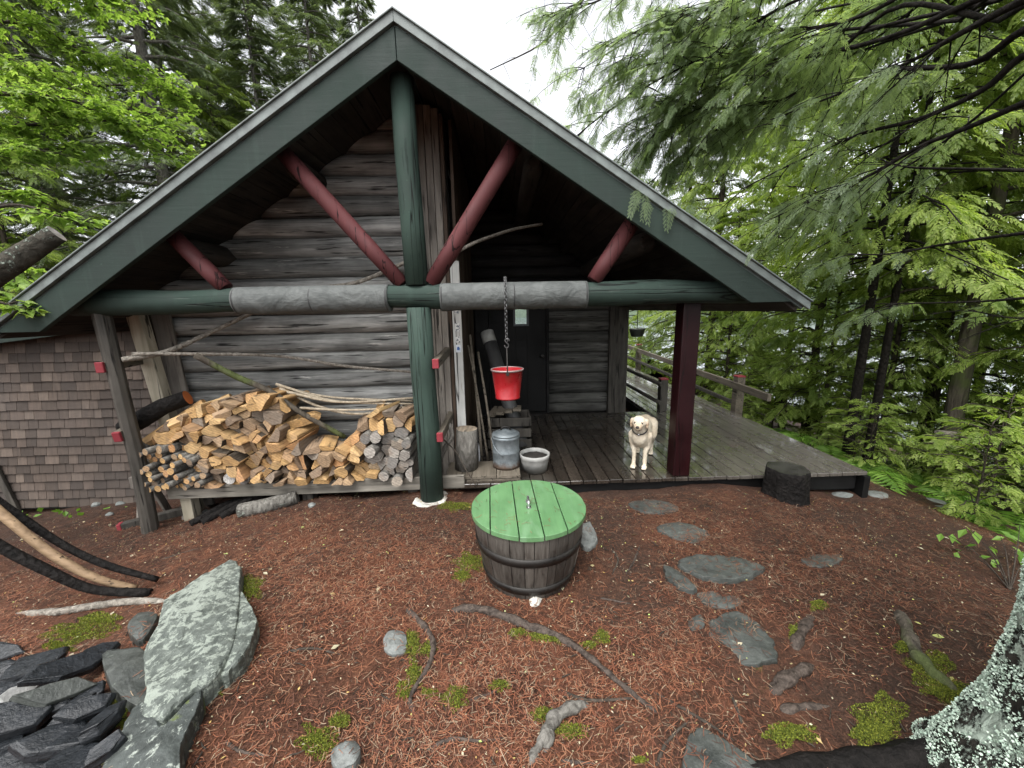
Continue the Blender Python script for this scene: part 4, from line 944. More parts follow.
g.p('Base Color', g.mix(1., g.ramp(g.noise(c, 9, 5), [(.3, (.012, .011, .010)), (.7, (.05, .047, .043))]), g.ramp(wv, [(0, .6), (1, 1.1)]), 'MULTIPLY')); g.p('Roughness', .22); g.bump(g.noise(c, 25, 4), .3, .004)
tag(b.build('chopping_stump', [M['barkblack'], g.m]), 'dark wet chopping stump on the ground in front of deck', 'stump')

# hanging planter under the far eave
hp = thing('hanging_planter', 'dark round planter hanging under the far eave beside railing', 'planter', (3.35, 6, 1.0))
q = atY(637, 333, 5.2); MB().lathe([(.10, 0), (.13, .02), (.17, .16), (.18, .17), (.17, .18)], (q.x, 5.2, q.z-.08), 24).build('bowl', M['planter'], hp)
MB().tube([(q.x, 5.2, q.z+.09), (q.x, 5.2, 1.95)], .008, 6).build('hanger', M['iron'], hp)
hook = MB(); hook.bar((2.5, 5.2, 1.95), (q.x+.1, 5.2, 1.95), .05, .05); hook.build('bracket', M['postdark'], hp)
# ------------------------------------------------------------------ vegetation tools
def quadT(u0, v0, ang, L, W, w0=0., fold=.0):
    """one narrow leaf in spray space: base, side, tip, side"""
    c, s = math.cos(ang), math.sin(ang)
    return [(u0, v0, w0), (u0+c*L*.45-s*W/2, v0+s*L*.45+c*W/2, w0+fold), (u0+c*L, v0+s*L, w0), (u0+c*L*.45+s*W/2, v0+s*L*.45-c*W/2, w0+fold)]
def cedarT(nf=8):
    q = [quadT(0, 0, 0, 1, .022)]
    for i in range(nf):
        u = .10+.82*i/(nf-1)
        for sd in (-1, 1):
            L = (.40*(1-.62*u)+.04)*(1+.12*math.sin(i*5+sd)); a = sd*(.80-.22*u); q.append(quadT(u, 0, a, L, .034, 0, .004))
            for k in range(4):
                t = .2+.19*k; uu = u+math.cos(a)*L*t; vv = math.sin(a)*L*t
                for s2 in (-1, 1):
                    q.append(quadT(uu, vv, a+s2*.62, L*.34*(1-.5*t)+.012, .024, .006*s2))
    return np.array(q)
def fernyT():
    q = []
    for i in range(5):
        u = .08+.2*i
        for sd in (-1, 1): q.append(quadT(u, 0, sd*(.85-.1*i), .42-.055*i, .12, 0, .02))
    q.append(quadT(.7, 0, 0, .35, .11)); return np.array(q)
def spruceT():
    q = []
    for i in range(7):
        u = .03+.14*i
        for k in range(3): q.append(quadT(u, 0, (-.75, .75, .05)[k]*(1+.1*math.sin(i*3+k)), .30-.015*i, .055, 0, .03*(k-1)))
    return np.array(q)
def mapleT():
    return np.array([quadT(0, 0, 0, 1, .50, 0, .05), quadT(.06, 0, .85, .72, .38, 0, .04), quadT(.06, 0, -.85, .72, .38, 0, .04)])
def ovalT(): return np.array([quadT(0, 0, 0, 1, .55, 0, .06)])
def frondT(n=12):
    q = []
    for i in range(n):
        u = .12+.86*i/n; L = .26*math.sin(math.pi*(.18+.80*i/n))+.02
        for sd in (-1, 1): q.append(quadT(u, 0, sd*1.25, L, .065, 0, .006))
    q.append(quadT(0, 0, 0, 1, .012)); return np.array(q)
def spraymesh(name, P, D, N, L, T, m, parent=None, droop=.3, smooth=False):
    P = np.asarray(P, float); D = unit(np.asarray(D, float)); N = np.asarray(N, float); L = np.asarray(L, float)
    S = unit(np.cross(N, D)); N = np.cross(D, S)
    t = T.reshape(-1, 3); k = len(t); n = len(P)
    dr = np.broadcast_to(np.asarray(droop, float), (n,))
    V = P[:, None, :]+L[:, None, None]*(t[None, :, 0:1]*D[:, None, :]+t[None, :, 1:2]*S[:, None, :]+t[None, :, 2:3]*N[:, None, :])
    V[:, :, 2] -= (L*dr)[:, None]*(t[None, :, 0]**2+.6*np.abs(t[None, :, 1])**1.5)
    return np_mesh(name, V.reshape(-1, 3), np.arange(n*k).reshape(-1, 4), m, parent, smooth)
def rvec(n): return unit(rng.normal(size=(n, 3)))
def copy_tree(o, parent=None):
    c = o.copy(); COL.objects.link(c); c.parent = parent
    for chd in [x for x in bpy.data.objects if x.parent is o]: copy_tree(chd, c)
    return c

def grow(H, z0, nb, rc, r0_, nsp, L, up0, dr, seed, bend=.25, twigs=3, shape='cone', lean=0):
    """trunk, limbs and the places of leaf sprays, in local coordinates"""
    rs = random.Random(seed); mb = MB()
    tr_ = [Vector((lean*t*t*H+bend*.12*math.sin(2.2*t+seed)*t*H*.3, bend*.1*math.cos(1.7*t+seed*2)*t*H*.3, t*H-.35*(t == 0))) for t in [i/14 for i in range(15)]]
    mb.tube(tr_, [r0_*(1-.9*i/14)*(1.25 if i == 0 else 1) for i in range(15)], 10, wob=.15, seed=seed)
    P, D, Ls = [], [], []
    for b in range(nb):
        t = z0/H+(1-z0/H)*(b+rs.random())/nb; k = min(13, int(t*14)); base = lerp(tr_[k], tr_[k+1], t*14-k); a = b*2.399+rs.uniform(-.5, .5)
        f = (1-t)/(1-z0/H)
        Rb = rc*((.25+.75*f) if shape == 'cone' else (.35+1.0*math.sin(math.pi*min(1, .12+.88*(1-f)))*.75))*rs.uniform(.65, 1.15)
        d = Vector((math.cos(a), math.sin(a), 0)); pts = []
        for i in range(6):
            s = i/5; pts.append(base+d*Rb*s+Vector((0, 0, Rb*(up0*s-dr*s*s)))+Vector((rs.uniform(-1, 1), rs.uniform(-1, 1), rs.uniform(-1, 1)))*.04*Rb*s)
        mb.tube(pts, [max(.006, r0_*.28*(.5+.5*f)*(1-.85*i/5)) for i in range(6)], 5, cap=False)
        for j in range(nsp):
            s = .22+.78*rs.random()**.8; q = s*5; i = min(4, int(q)); p = lerp(pts[i], pts[i+1], q-i); dd = (pts[i+1]-pts[i]).normalized()
            sd = rs.choice((-1, 1)); lat = Vector((-d.y, d.x, 0))*sd
            off = lat*rs.random()*.42*Rb*(1.1-s)+Vector((0, 0, -.05*rs.random()*Rb))
            P.append(p+off); D.append((dd*rs.uniform(.5, 1.1)+lat*rs.uniform(.15, 1.0)+Vector((0, 0, rs.uniform(-.35, .15))))); Ls.append(L*rs.uniform(.65, 1.25))
    return mb, P, D, Ls
def upn(n, k=.35): return unit(np.array([0, 0, 1.])+k*rng.normal(size=(n, 3)))
def make_tree(name, label, cat, group, T, lm, bm, droop, crownname='crown', **kw):
    t = thing(name, label, cat, (0, 0, 0), 0, group); mb, P, D, Ls = grow(**kw)
    mb.build('trunk', bm, t, recalc=False)
    spraymesh(crownname, P, D, upn(len(P)), Ls, T, lm, t, droop); return t
cedT, ferT, sprT, mapT, ovT, froT = cedarT(), fernyT(), spruceT(), mapleT(), ovalT(), frondT()

GFOR = 'forest trees down the slope beyond the deck'
LFOR = 'slender green feathery tree in the wood on the slope beyond the deck'
protos = [make_tree('forest_tree', LFOR, 'tree', GFOR, ferT, M['forest'], M['bark'], .35, H=9.5, z0=.9, nb=95, rc=1.9, r0_=.10, nsp=95, L=.165, up0=.25, dr=.45, seed=3),
          make_tree('forest_tree', LFOR, 'tree', GFOR, ferT, M['forestl'], M['bark'], .35, H=8.5, z0=.6, nb=85, rc=2.1, r0_=.085, nsp=95, L=.16, up0=.35, dr=.45, seed=11, shape='round'),
          make_tree('forest_tree', LFOR, 'tree', GFOR, ferT, M['forest'], M['bark'], .4, H=11, z0=1.4, nb=100, rc=1.9, r0_=.12, nsp=92, L=.17, up0=.15, dr=.45, seed=23)]
spots = [(6.7, 3.9, 1, 1), (5.9, 6.2, 0, 1), (8.1, 3.0, 2, 1), (7.8, 6.0, 1, .95), (9.3, 1.3, 0, 1), (6.3, 8.8, 2, .95), (11.0, 4.6, 1, 1.15), (8.6, -.6, 1, .85), (5.4, 11.6, 1, .9), (3.6, 13.5, 0, .95), (7.3, .6, 0, .8), (10.2, -1.4, 0, 1.),
         (9.4, 9.6, 0, 1.1), (6.9, 2.6, 1, .62), (7.6, -.4, 1, .6), (6.3, 3.1, 1, .5), (8.8, 1.9, 1, .8), (5.6, 4.9, 1, .55)]
used = set()
for i, (x, y, k, s) in enumerate(spots):
    o = protos[k] if k not in used else copy_tree(protos[k]); used.add(k)
    o.location = (x, y, gz(x, y)-.05); o.rotation_euler = (0, 0, i*1.7); o.scale = (s, s, s)
# the three trunks that stand clear in front
for (u, v, x, y, r, H, lab, bm, ln) in ((0, 0, 5.55, 1.75, .062, 9, 'black wet trunked tree, left one of the close pair beyond the deck corner', M['limbdark'], .004),
                                 (0, 0, 5.82, 1.72, .055, 9, 'black leaning tree, right one of the close pair beyond the deck corner', M['limbdark'], .012),
                                 (0, 0, 6.75, 1.55, .11, 10, 'thick mossy grey trunk with a pale pole across it at right edge', M['barkmoss'], .0)):
    t = make_tree('tree', lab, 'tree', None, ferT, M['forest'], bm, .35, H=H, z0=2.7, nb=60, rc=1.7, r0_=r, nsp=90, L=.16, up0=.1, dr=.45, seed=int(x*10), bend=.1, lean=ln)
    t.location = (x, y, gz(x, y)-.05)
pole('pale_pole', [Vector((6.2, 1.25, .05)), Vector((7.4, 1.2, -.08)), Vector((8.6, 1.1, -.15))], .035, M['stickgrey'], 'weathered pole lying level against the mossy trunk at right', 'pole', 12)

# spruces behind the roof on the left
GSP = 'spruces behind the cabin roof'; LSP = 'tall grey green spruce standing behind the left roof slope'
sp = [make_tree('spruce_tree', LSP, 'tree', GSP, sprT, M['spruce'], M['barkgrey'], .15, H=15, z0=2.2, nb=130, rc=2.5, r0_=.19, nsp=90, L=.24, up0=.05, dr=.30, seed=5),
      make_tree('spruce_tree', LSP, 'tree', GSP, sprT, M['spruce'], M['barkgrey'], .15, H=13, z0=1.8, nb=115, rc=2.3, r0_=.16, nsp=90, L=.23, up0=.1, dr=.34, seed=9)]
used = set()
for i, (x, y, k, s) in enumerate([(-7.0, 6.6, 0, 1), (-6.6, 10.5, 1, 1.1), (-9.3, 6.2, 1, 1), (-5.6, 12.8, 0, 1.05), (-12, 8.5, 0, 1.1), (-9.6, 12, 1, 1.2), (-13.5, 4, 1, 1.), (-10.5, 3.2, 0, .85), (-15, 12, 0, 1.2), (-18, 7, 1, 1.2), (-4.4, 9.2, 1, .92), (-3.9, 12.2, 0, .9), (-8.2, 8.6, 0, 1.0), (-5.6, 8.4, 1, .8)]):
    o = sp[k] if k not in used else copy_tree(sp[k]); used.add(k)
    o.location = (x, y, gz(x, y)-.1); o.rotation_euler = (0, 0, i*2.1); o.scale = (s, s, s)

GLT = 'light green trees between the spruces'
for i, (x, y, k, s) in enumerate([(-6.4, 7.6, 1, .95), (-8.6, 4.6, 1, .9), (-5.0, 10.8, 1, 1.0), (-11.2, 5.6, 0, 1.1), (-7.6, 10.4, 0, 1.1)]):
    o = copy_tree(protos[k]); o['group'] = GLT; o['label'] = 'light green leafy tree between the grey spruces beyond the left roof slope'
    o.location = (x, y, gz(x, y)-.05); o.rotation_euler = (0, 0, i*1.9+.5); o.scale = (s, s, s)
# maple at the left edge: trunk just outside the picture, cut limb and leafy boughs inside
mp = thing('maple_tree', 'bright green broadleaf tree with a cut lichened limb at left edge', 'tree', (-4.3, -1.2, gz(-4.3, -1.2)))
b = MB(); b.tube(polyline([(-4.3, -1.25, -.75), (-4.25, -1.2, .6), (-4.2, -1.05, 1.6), (-4.4, -.7, 3.4), (-4.5, -.3, 5.5), (-4.4, .2, 7.5)], 24), [lerp(.20, .07, i/23) for i in range(24)], 14, wob=.15, seed=2)
b.build('trunk', M['limblich'], mp)
b = MB(); P_ = polyline([(-4.22, -1.1, 1.25), (-3.2, -1.0, 1.55), (-2.45, -.92, 1.86), (-2.2, -.9, 1.985), (-1.95, -.8, 2.20)], 24); b.tube(P_, [lerp(.08, .05, i/23) for i in range(24)], 14, wob=.35, seed=6, capmi=1)
lim = b.build('limb', [M['limblich'], M['greycut']], mp); tag(lim, 'cut off limb stub crusted with lichen')
b = MB(); P, D, Ls = [], [], []
rs = random.Random(31)
boughs = [[(-60, 60, 4.6), (40, 70, 5.0), (110, 105, 5.4), (175, 118, 5.8)], [(-60, 130, 4.4), (30, 125, 4.7), (95, 120, 5.0), (165, 130, 5.4)], [(-60, 20, 4.8), (30, 25, 5.2), (90, 55, 5.5), (140, 70, 5.8)],
          [(-60, -30, 5.2), (60, -25, 5.6), (130, 5, 6)], [(-60, 90, 4.2), (20, 95, 4.4), (70, 100, 4.7), (130, 130, 5.2), (175, 160, 5.6)], [(-60, -60, 4.6), (30, -40, 4.8), (100, 10, 5.2)],
          [(-60, 110, 5.6), (60, 90, 5.9), (150, 85, 6.2), (185, 100, 6.4)], [(-60, 160, 4.2), (10, 150, 4.4), (60, 150, 4.8), (110, 150, 5.2)]]
small = [[(-50, 225, 3.0), (10, 205, 3.1), (55, 215, 3.2), (85, 225, 3.3)], [(-50, 250, 2.9), (0, 265, 3.0), (25, 290, 3.05), (50, 300, 3.1)], [(-50, 200, 3.4), (10, 190, 3.5), (50, 205, 3.7)], [(-50, 280, 2.8), (-5, 300, 2.85), (25, 310, 2.9)]]
for bi, bo in enumerate(boughs+small):
    near = bi >= len(boughs); pts = polyline([atD(*q) for q in bo], 16)
    if not near: pts = [Vector((-4.45, -.4, pts[0].z-.6))]+pts
    b.tube(pts, [lerp(.028, .005, i/(len(pts)-1))*(.6 if near else 1) for i in range(len(pts))], 6, wob=.1)
    for k in range(62 if not near else 14):
        i = rs.randrange(2, len(pts)-1); p = lerp(pts[i], pts[i+1], rs.random()); ang = rs.uniform(0, 6.3)
        tw = Vector((math.cos(ang), math.sin(ang), rs.uniform(-.25, .25)))*rs.uniform(.15, .6)*(1 if not near else .4)
        b.tube([p, p+tw*.5+Vector((0, 0, .02)), p+tw], [.005, .004, .002], 4, cap=False)
        for j in range(13 if not near else 6):
            q = p+tw*rs.uniform(.25, 1.05)+Vector((rs.uniform(-.1, .1), rs.uniform(-.1, .1), rs.uniform(-.06, .04)))*(1 if not near else .5)
            P.append(q); a2 = rs.uniform(0, 6.3); D.append(Vector((math.cos(a2), math.sin(a2), rs.uniform(-.55, .05)))+tw.normalized()*.5); Ls.append(rs.uniform(.06, .105))
b.build('branches', M['bark'], mp, recalc=False)
spraymesh('crown', P, D, upn(len(P), .32), Ls, mapT, M['maple'], mp, .25)

# old cedar at the right edge: lichened trunk, bare dark limbs, drooping fans
TX, TY = 2.63, -2.57; cz = gz(TX, TY)
ced = thing('cedar_tree', 'big cedar with pale lichened trunk base and dark overhanging boughs at right', 'tree', (TX, TY, cz))
def trunk_r(z, a):
    fl = .15*math.exp(-max(0, z)/.33)
    return .41+fl*(.9+.22*math.sin(3*a+.6)+.14*math.sin(5*a+2))
b = MB(); n = 120; zs = [-.2, -.1, -.04]+[.02+.035*i for i in range(40)]+[1.45+.15*i for i in range(50)]
for z in zs:
    for j in range(n):
        a = 2*math.pi*j/n; r = trunk_r(z, a)*max(.25, 1-z*.06); cx_ = TX+.03*z; cy_ = TY+.02*z
        dx, dy = math.cos(a), math.sin(a)
        nz = mn.noise(Vector((dx*r*5, dy*r*5, z*1.2)))*.05+mn.noise(Vector((dx*r*13, dy*r*13, z*4)))*.022+mn.noise(Vector((dx*r*30, dy*r*30, z*30)))*.02
        b.v.append((cx_+dx*(r+nz), cy_+dy*(r+nz), cz+z))
for i in range(len(zs)-1):
    for j in range(n): b.f.append([i*n+j, i*n+(j+1) % n, (i+1)*n+(j+1) % n, (i+1)*n+j]); b.mi.append(0); b.sm.append(True)
ct = b.build('trunk', M['barklich'], ced)
P, D, Nn, Ls = [], [], [], []; rs = random.Random(15)
while len(P) < 70000:
    z = rs.uniform(-.05, 1.5); a = rs.uniform(math.pi*.45, math.pi*1.75)
    r = trunk_r(z, a)*max(.25, 1-z*.06)+.012; dx, dy = math.cos(a), math.sin(a); q = Vector((dx*r, dy*r, z))
    if mn.noise(q*9)+.6*mn.noise(q*23)+.35*mn.noise(q*50) < -.30: continue
    rr = r+mn.noise(Vector((dx*(r-.012)*5, dy*(r-.012)*5, z*1.2)))*.05+mn.noise(Vector((dx*(r-.012)*13, dy*(r-.012)*13, z*4)))*.022-.010
    nn_ = Vector((dx, dy, .25)); tv = Vector((-dy, dx, 0))*rs.uniform(-1, 1)+Vector((0, 0, rs.uniform(-1, 1)))
    P.append((TX+.03*z+dx*rr, TY+.02*z+dy*rr, cz+z)); D.append(tv+nn_*rs.uniform(.2, 1.1)); Nn.append(nn_+Vector((rs.uniform(-.6, .6), rs.uniform(-.6, .6), rs.uniform(-.6, .6)))); Ls.append(rs.uniform(.004, .011))
spraymesh('lichen', P, D, Nn, Ls, np.array([quadT(0, 0, 0, 1, .9, 0, .12)]), M['lichen'], ced, .0)
P_ = polyline([onG(u, v)+Vector((0, 0, z)) for u, v, z in ((985, 745, .08), (935, 762, .03), (880, 762, .0), (830, 763, -.015), (780, 770, -.02), (720, 782, -.03), (660, 805, -.06))], 22)
MB().tube(P_, [lerp(.075, .03, i/21)*(1+.12*math.sin(i*1.7)) for i in range(22)], 14, wob=.4, seed=3).build('root', M['barkblack'], ced)
limbs = [([(1090, -25, 1.5), (1024, 0, 1.7), (963, 32, 1.9), (905, 64, 2.15), (875, 73, 2.3)], .034), ([(1090, 10, 1.6), (1024, 30, 1.8), (970, 64, 2.0), (892, 71, 2.3), (834, 96, 2.6), (770, 120, 3.0)], .030),
         ([(1090, 35, 1.7), (1024, 56, 1.85), (983, 90, 2.0), (922, 118, 2.25), (861, 134, 2.5), (800, 160, 2.8), (740, 190, 3.1)], .028), ([(1090, 80, 1.6), (1024, 103, 1.8), (970, 127, 2.0), (919, 147, 2.2), (870, 175, 2.4), (831, 191, 2.6), (765, 222, 3.0)], .026),
         ([(1090, 172, 2.6), (976, 169, 3.0), (902, 166, 3.4), (860, 150, 3.7)], .020), ([(1090, 228, 2.3), (1024, 233, 2.5), (946, 244, 2.8), (888, 254, 3.1), (845, 254, 3.3)], .020), ([(1090, 292, 2.5), (1024, 298, 2.8), (968, 302, 3.1), (874, 304, 3.5)], .018),
         ([(1090, 300, 2.6), (1024, 318, 2.9), (968, 310, 3.2)], .014), ([(1000, 20, 2.0), (890, 10, 2.5), (800, 90, 3.1), (754, 105, 3.3), (696, 107, 3.5), (656, 91, 3.7)], .022), ([(1000, -30, 1.9), (860, -20, 2.4), (740, 0, 2.9), (650, 30, 3.3), (580, 70, 3.8)], .026),
         ([(1000, -10, 2.0), (880, 40, 2.5), (780, 60, 3.0), (700, 60, 3.3), (610, 110, 3.7), (560, 150, 4.1)], .024), ([(940, -60, 2.2), (800, -60, 2.7), (690, -40, 3.2), (600, 0, 3.8), (540, 20, 4.3)], .022), ([(1000, 0, 2.2), (870, 30, 2.7), (790, 60, 3.1), (710, 90, 3.5), (640, 120, 3.9)], .018), ([(1000, -70, 2.4), (900, 20, 3.0), (800, 90, 3.6), (720, 130, 4.0)], .018), ([(1040, 60, 2.6), (960, 130, 3.1), (880, 180, 3.6), (800, 200, 4.0)], .016), ([(1060, -40, 2.2), (960, -30, 2.6), (900, 0, 3.0), (840, 30, 3.4)], .018), ([(1000, -90, 2.0), (850, -60, 2.6), (720, 10, 3.2), (640, 60, 3.7)], .02), ([(960, -40, 2.0), (850, 20, 2.5), (760, 30, 3.0), (680, 20, 3.4)], .02),
         ([(980, -20, 2.6), (820, 10, 3.4), (700, 40, 4.2), (590, 95, 4.8)], .016), ([(980, 10, 2.6), (840, 60, 3.3), (730, 120, 3.9), (640, 190, 4.3)], .016), ([(960, 20, 2.4), (800, 40, 3.2), (700, 100, 3.8), (620, 150, 4.2)], .018), ([(900, -40, 2.3), (760, 20, 2.9), (690, 90, 3.4), (660, 140, 3.7)], .018)]
b = MB(); P, D, Ls, Nn = [], [], [], []
rs = random.Random(77)
for li, (q, r) in enumerate(limbs):
    pts = polyline([atD(*k) for k in q], 30); pts = [Vector((2.75, -2.58, pts[0].z*.8+.6))]+pts if li < 8 else pts
    if li >= 8: pts = [Vector((2.78, -2.55, pts[0].z-.25))]+pts
    N_ = len(pts); b.tube(pts, [lerp(r*.68, .004, (i/(N_-1))**1.2) for i in range(N_)], 8, wob=.3, seed=li, cap=False)
    bare = li in (4, 5, 6, 7)
    ntw = 10 if li < 4 else (5 if bare else 38)
    for k in range(ntw):
        t = rs.uniform(.45 if li < 4 else (.35 if not bare else .3), 1.0) if li < 8 else rs.uniform(.30, 1.0)
        f = t*(N_-1); i = min(N_-2, int(f)); p = lerp(pts[i], pts[i+1], f-i); ld_ = (pts[i+1]-pts[i]).normalized(); lat = ld_.cross(Vector((0, 0, 1))).normalized()*rs.choice((-1, 1))
        d = (ld_*rs.uniform(.4, 1.2)+lat*rs.uniform(.2, 1.1)+Vector((0, 0, rs.uniform(-.5, .25)))).normalized(); Lt = rs.uniform(.25, .75)*(1.0 if not bare else .8)*(.7 if li < 4 else 1)
        tw = [p+d*Lt*s-Vector((0, 0, .35*Lt*s*s)) for s in (0, .25, .5, .75, 1)]
        b.tube(tw, [.0045, .004, .0033, .0025, .0015], 5, cap=False)
        # thin bare twiglets
        for z in range(3):
            s = rs.uniform(.2, 1); pp = p+d*Lt*s-Vector((0, 0, .35*Lt*s*s)); dd = Vector((rs.uniform(-1, 1), rs.uniform(-1, 1), rs.uniform(-.8, .5)))*.16; b.tube([pp, pp+dd*.6, pp+dd], [.003, .002, .001], 4, cap=False)
        if bare and rs.random() < .35: continue
        if li < 4 and t < .5 and rs.random() < .5: continue
        for j in range(14 if li > 3 else 8):
            s = rs.uniform(.2, 1.0); pp = p+d*Lt*s-Vector((0, 0, .35*Lt*s*s)); sd = d.cross(Vector((0, 0, 1))).normalized()*rs.choice((-1, 1))
            P.append(pp); D.append(d*rs.uniform(.2, 1)+sd*rs.uniform(0, 1.2)+Vector((0, 0, rs.uniform(-.9, .1)))); Ls.append(rs.uniform(.075, .15))
            Nn.append((rs.uniform(-.5, .5), -.35+rs.uniform(-.5, .5), .9))
# two tips hanging in front of the gable board
for (u, v, dd) in ((592, 160, 2.95), (640, 205, 2.85), (650, 212, 2.85), (588, 150, 3.0), (600, 165, 3.0), (634, 200, 2.85), (668, 218, 2.9), (690, 215, 3.0), (676, 200, 3.0), (700, 222, 3.0), (640, 195, 2.9)):
    for k in range(2):
        P.append(atD(u+rs.uniform(-6, 6), v-12, dd)); D.append(Vector((rs.uniform(-.5, .3), rs.uniform(-.4, .1), -1))); Ls.append(rs.uniform(.09, .15)); Nn.append((rs.uniform(-.4, .4), -1, .2))
b.build('branches', M['limbdark'], ced, recalc=False)
spraymesh('foliage', P, D, Nn, Ls, cedarT(6), M['cedar'], ced, .25)
print('cedar sprays', len(P))

# a bare twig of a far tree against the sky
P_ = polyline([atD(490, 70, 5.3), atD(540, 45, 5.0), atD(565, 18, 4.8), atD(590, -8, 4.6), atD(640, -60, 4.3), Vector((2.3, -.9, 4.9)), Vector((2.80, -2.5, 4.4))], 24)
b = MB(); b.tube(P_, [lerp(.006, .03, i/23) for i in range(24)], 8, wob=.2)
for k in range(9):
    p = P_[1+k]; d = Vector((rs.uniform(-.3, .3), rs.uniform(-.2, .2), rs.uniform(-.25, .12))); b.tube([p, p+d*.5+Vector((0, 0, .02)), p+d], [.004, .003, .002], 4, cap=False)
b.build('bare_bough', M['bark'], ced, recalc=False)

# undergrowth right of the deck
GFE = 'ferns growing beyond the deck edge'
def fern(x, y, s, seed):
    rs = random.Random(seed); P, D, Ls = [], [], []
    for k in range(11):
        a = k*.571*2+rs.uniform(-.3, .3); P.append((0, 0, .02)); D.append((math.cos(a), math.sin(a), rs.uniform(.55, 1.1))); Ls.append(rs.uniform(.45, .7))
    return P, D, Ls
P, D, Ls = fern(0, 0, 1, 1); fp = spraymesh('fern', P, D, upn(len(P), .1), Ls, froT, M['fern'], None, .75); tag(fp, 'light green fern clump growing on slope beyond the deck edge', 'fern', GFE)
P, D, Ls = fern(0, 0, 1, 8); fp2 = spraymesh('fern', P, D, upn(len(P), .1), Ls, froT, M['fern'], None, .85); tag(fp2, 'light green fern clump growing on slope beyond the deck edge', 'fern', GFE)
rs = random.Random(4); used = set()
for i, (x, y) in enumerate([(4.75, 2.1), (4.95, 2.9), (4.8, 3.6), (5.3, 2.5), (5.1, 1.5), (5.6, 3.2), (4.9, 4.6), (5.5, 4.4), (5.0, .9), (5.7, .6), (6.2, 2.6), (6.4, .2), (5.3, -.2), (5.9, -.5), (6.1, 1.2), (5.0, 5.6), (5.9, 5.2), (6.6, 1.9), (7.2, 2.5), (6.9, -.6)]):
    k = i % 2; o = (fp, fp2)[k] if k not in used else (fp, fp2)[k].copy()
    if k in used: COL.objects.link(o)
    used.add(k); s = rs.uniform(.7, 1.15); o.location = (x, y, gz(x, y)); o.rotation_euler = (0, 0, rs.uniform(0, 6)); o.scale = (s, s, s)
GSH = 'leafy saplings between the forest trees'; LSH = 'knee high leafy green sapling under the forest trees at right'
def shrub(seed, lm, T, n, L):
    t = thing('sapling', LSH, 'sapling', (0, 0, 0), 0, GSH); mb, P, D, Ls = grow(H=1.35, z0=.08, nb=30, rc=.62, r0_=.018, nsp=n, L=L, up0=.5, dr=.3, seed=seed, shape='round')
    mb.build('stem', M['bark'], t, recalc=False); spraymesh('leaves', P, D, upn(len(P), .5), Ls, T, lm, t, .3); return t
sh = [shrub(2, M['forestl'], ferT, 12, .17), shrub(6, M['forest'], ferT, 13, .18), shrub(8, M['forestl'], ovT, 26, .085)]; used = set()
for i, (x, y, s) in enumerate([(5.15, -.05, .75), (5.6, -.8, .85), (6.1, .55, 1), (5.25, 1.15, .7), (6.0, 3.9, 1.1), (6.7, -.2, 1.1), (5.2, 5.2, .9), (7.4, .3, 1.2), (6.2, 2.3, .9), (7.0, 3.2, 1.2), (7.7, 1.8, 1.2), (5.6, 7.2, 1.1), (5.0, 8.8, 1), (6.6, 5.6, 1.2), (7.9, -.8, 1.2), (8.6, .6, 1.3), (4.9, 3.2, .55), (5.35, 3.8, .8), (6.45, 1.25, .6), (8.8, 2.3, 1.3), (9.5, 4.5, 1.4), (7.9, 4.6, 1.3), (5.1, 10.5, 1.1), (4.4, 11.4, 1.2)]):
    k = i % 3; o = sh[k] if k not in used else copy_tree(sh[k]); used.add(k)
    o.location = (x, y, gz(x, y)-.02); o.rotation_euler = (0, 0, i*1.3); o.scale = (s, s, s)
# few leaves of a low seedling in front
sd_ = thing('seedling', 'thin seedling with few broad leaves on the needle ground at right', 'seedling', tuple(onG(1000, 580)))
b = MB(); P, D, Ls = [], [], []; base = onG(1010, 590)
for (u, v, d_) in ((945, 533, 2.9), (970, 530, 2.95), (985, 545, 2.9), (1000, 535, 2.85), (1015, 548, 2.8), (960, 552, 2.85), (1020, 525, 2.9), (990, 560, 2.8), (1022, 565, 2.7)):
    q = atD(u, v, d_); b.tube(polyline([base, lerp(base, q, .5)+Vector((0, 0, .05)), q], 8), [.005, .004, .004, .003, .003, .002, .002, .002], 5, cap=False)
    for k in range(3): P.append(q+Vector((rng.uniform(-.04, .04), rng.uniform(-.04, .04), rng.uniform(-.02, .02)))); D.append((rng.uniform(-1, 1), rng.uniform(-1, .6), -.2)); Ls.append(rng.uniform(.06, .1))
b.build('stem', M['bark'], sd_, recalc=False); spraymesh('leaves', P, D, upn(len(P), .25), Ls, ovT, M['fern'], sd_, .3)
# low plants left, behind the shed line
o = spraymesh('green_weeds', [atY(u, v, 1.3)*1 for u, v in ()] or [(-4.4+rng.uniform(-1.5, 1.4), .75+rng.uniform(-.12, .12), gz(-4.2, .75)) for _ in range(90)], rvec(90)+np.array([0, 0, .9]), upn(90, .5), rng.uniform(.05, .11, 90), ovT, M['fern'], None, .3); tag(o, kind='stuff')
# far shore beyond the lake
hv = []; hf = []; N_ = 160
for i in range(N_+1):
    a = lerp(-2.0, 2.2, i/N_); rr = 250
    h = 14+5*mn.noise(Vector((a*4, 0, 1)))+2.5*mn.noise(Vector((a*25, 0, 2)))+1.5*mn.noise(Vector((a*90, 0, 3)))
    x, y = rr*math.sin(a), rr*math.cos(a); hv += [(x, y, -5), (x*1.02, y*1.02, h*.6-2), (x*1.06, y*1.06, h)]
for i in range(N_): hf += [(i*3, i*3+3, i*3+4, i*3+1), (i*3+1, i*3+4, i*3+5, i*3+2)]
g = G('far_wooded_hill'); c = g.co(); g.p('Base Color', g.ramp(g.noise(g.mapv(c, (.25, .25, .5)), 2, 5, .7), [(.3, (.03, .05, .03)), (.7, (.09, .12, .07))])); g.p('Roughness', .9)
tag(MB().add(hv, hf, smooth=True).build('hills', g.m, recalc=False), kind='structure')
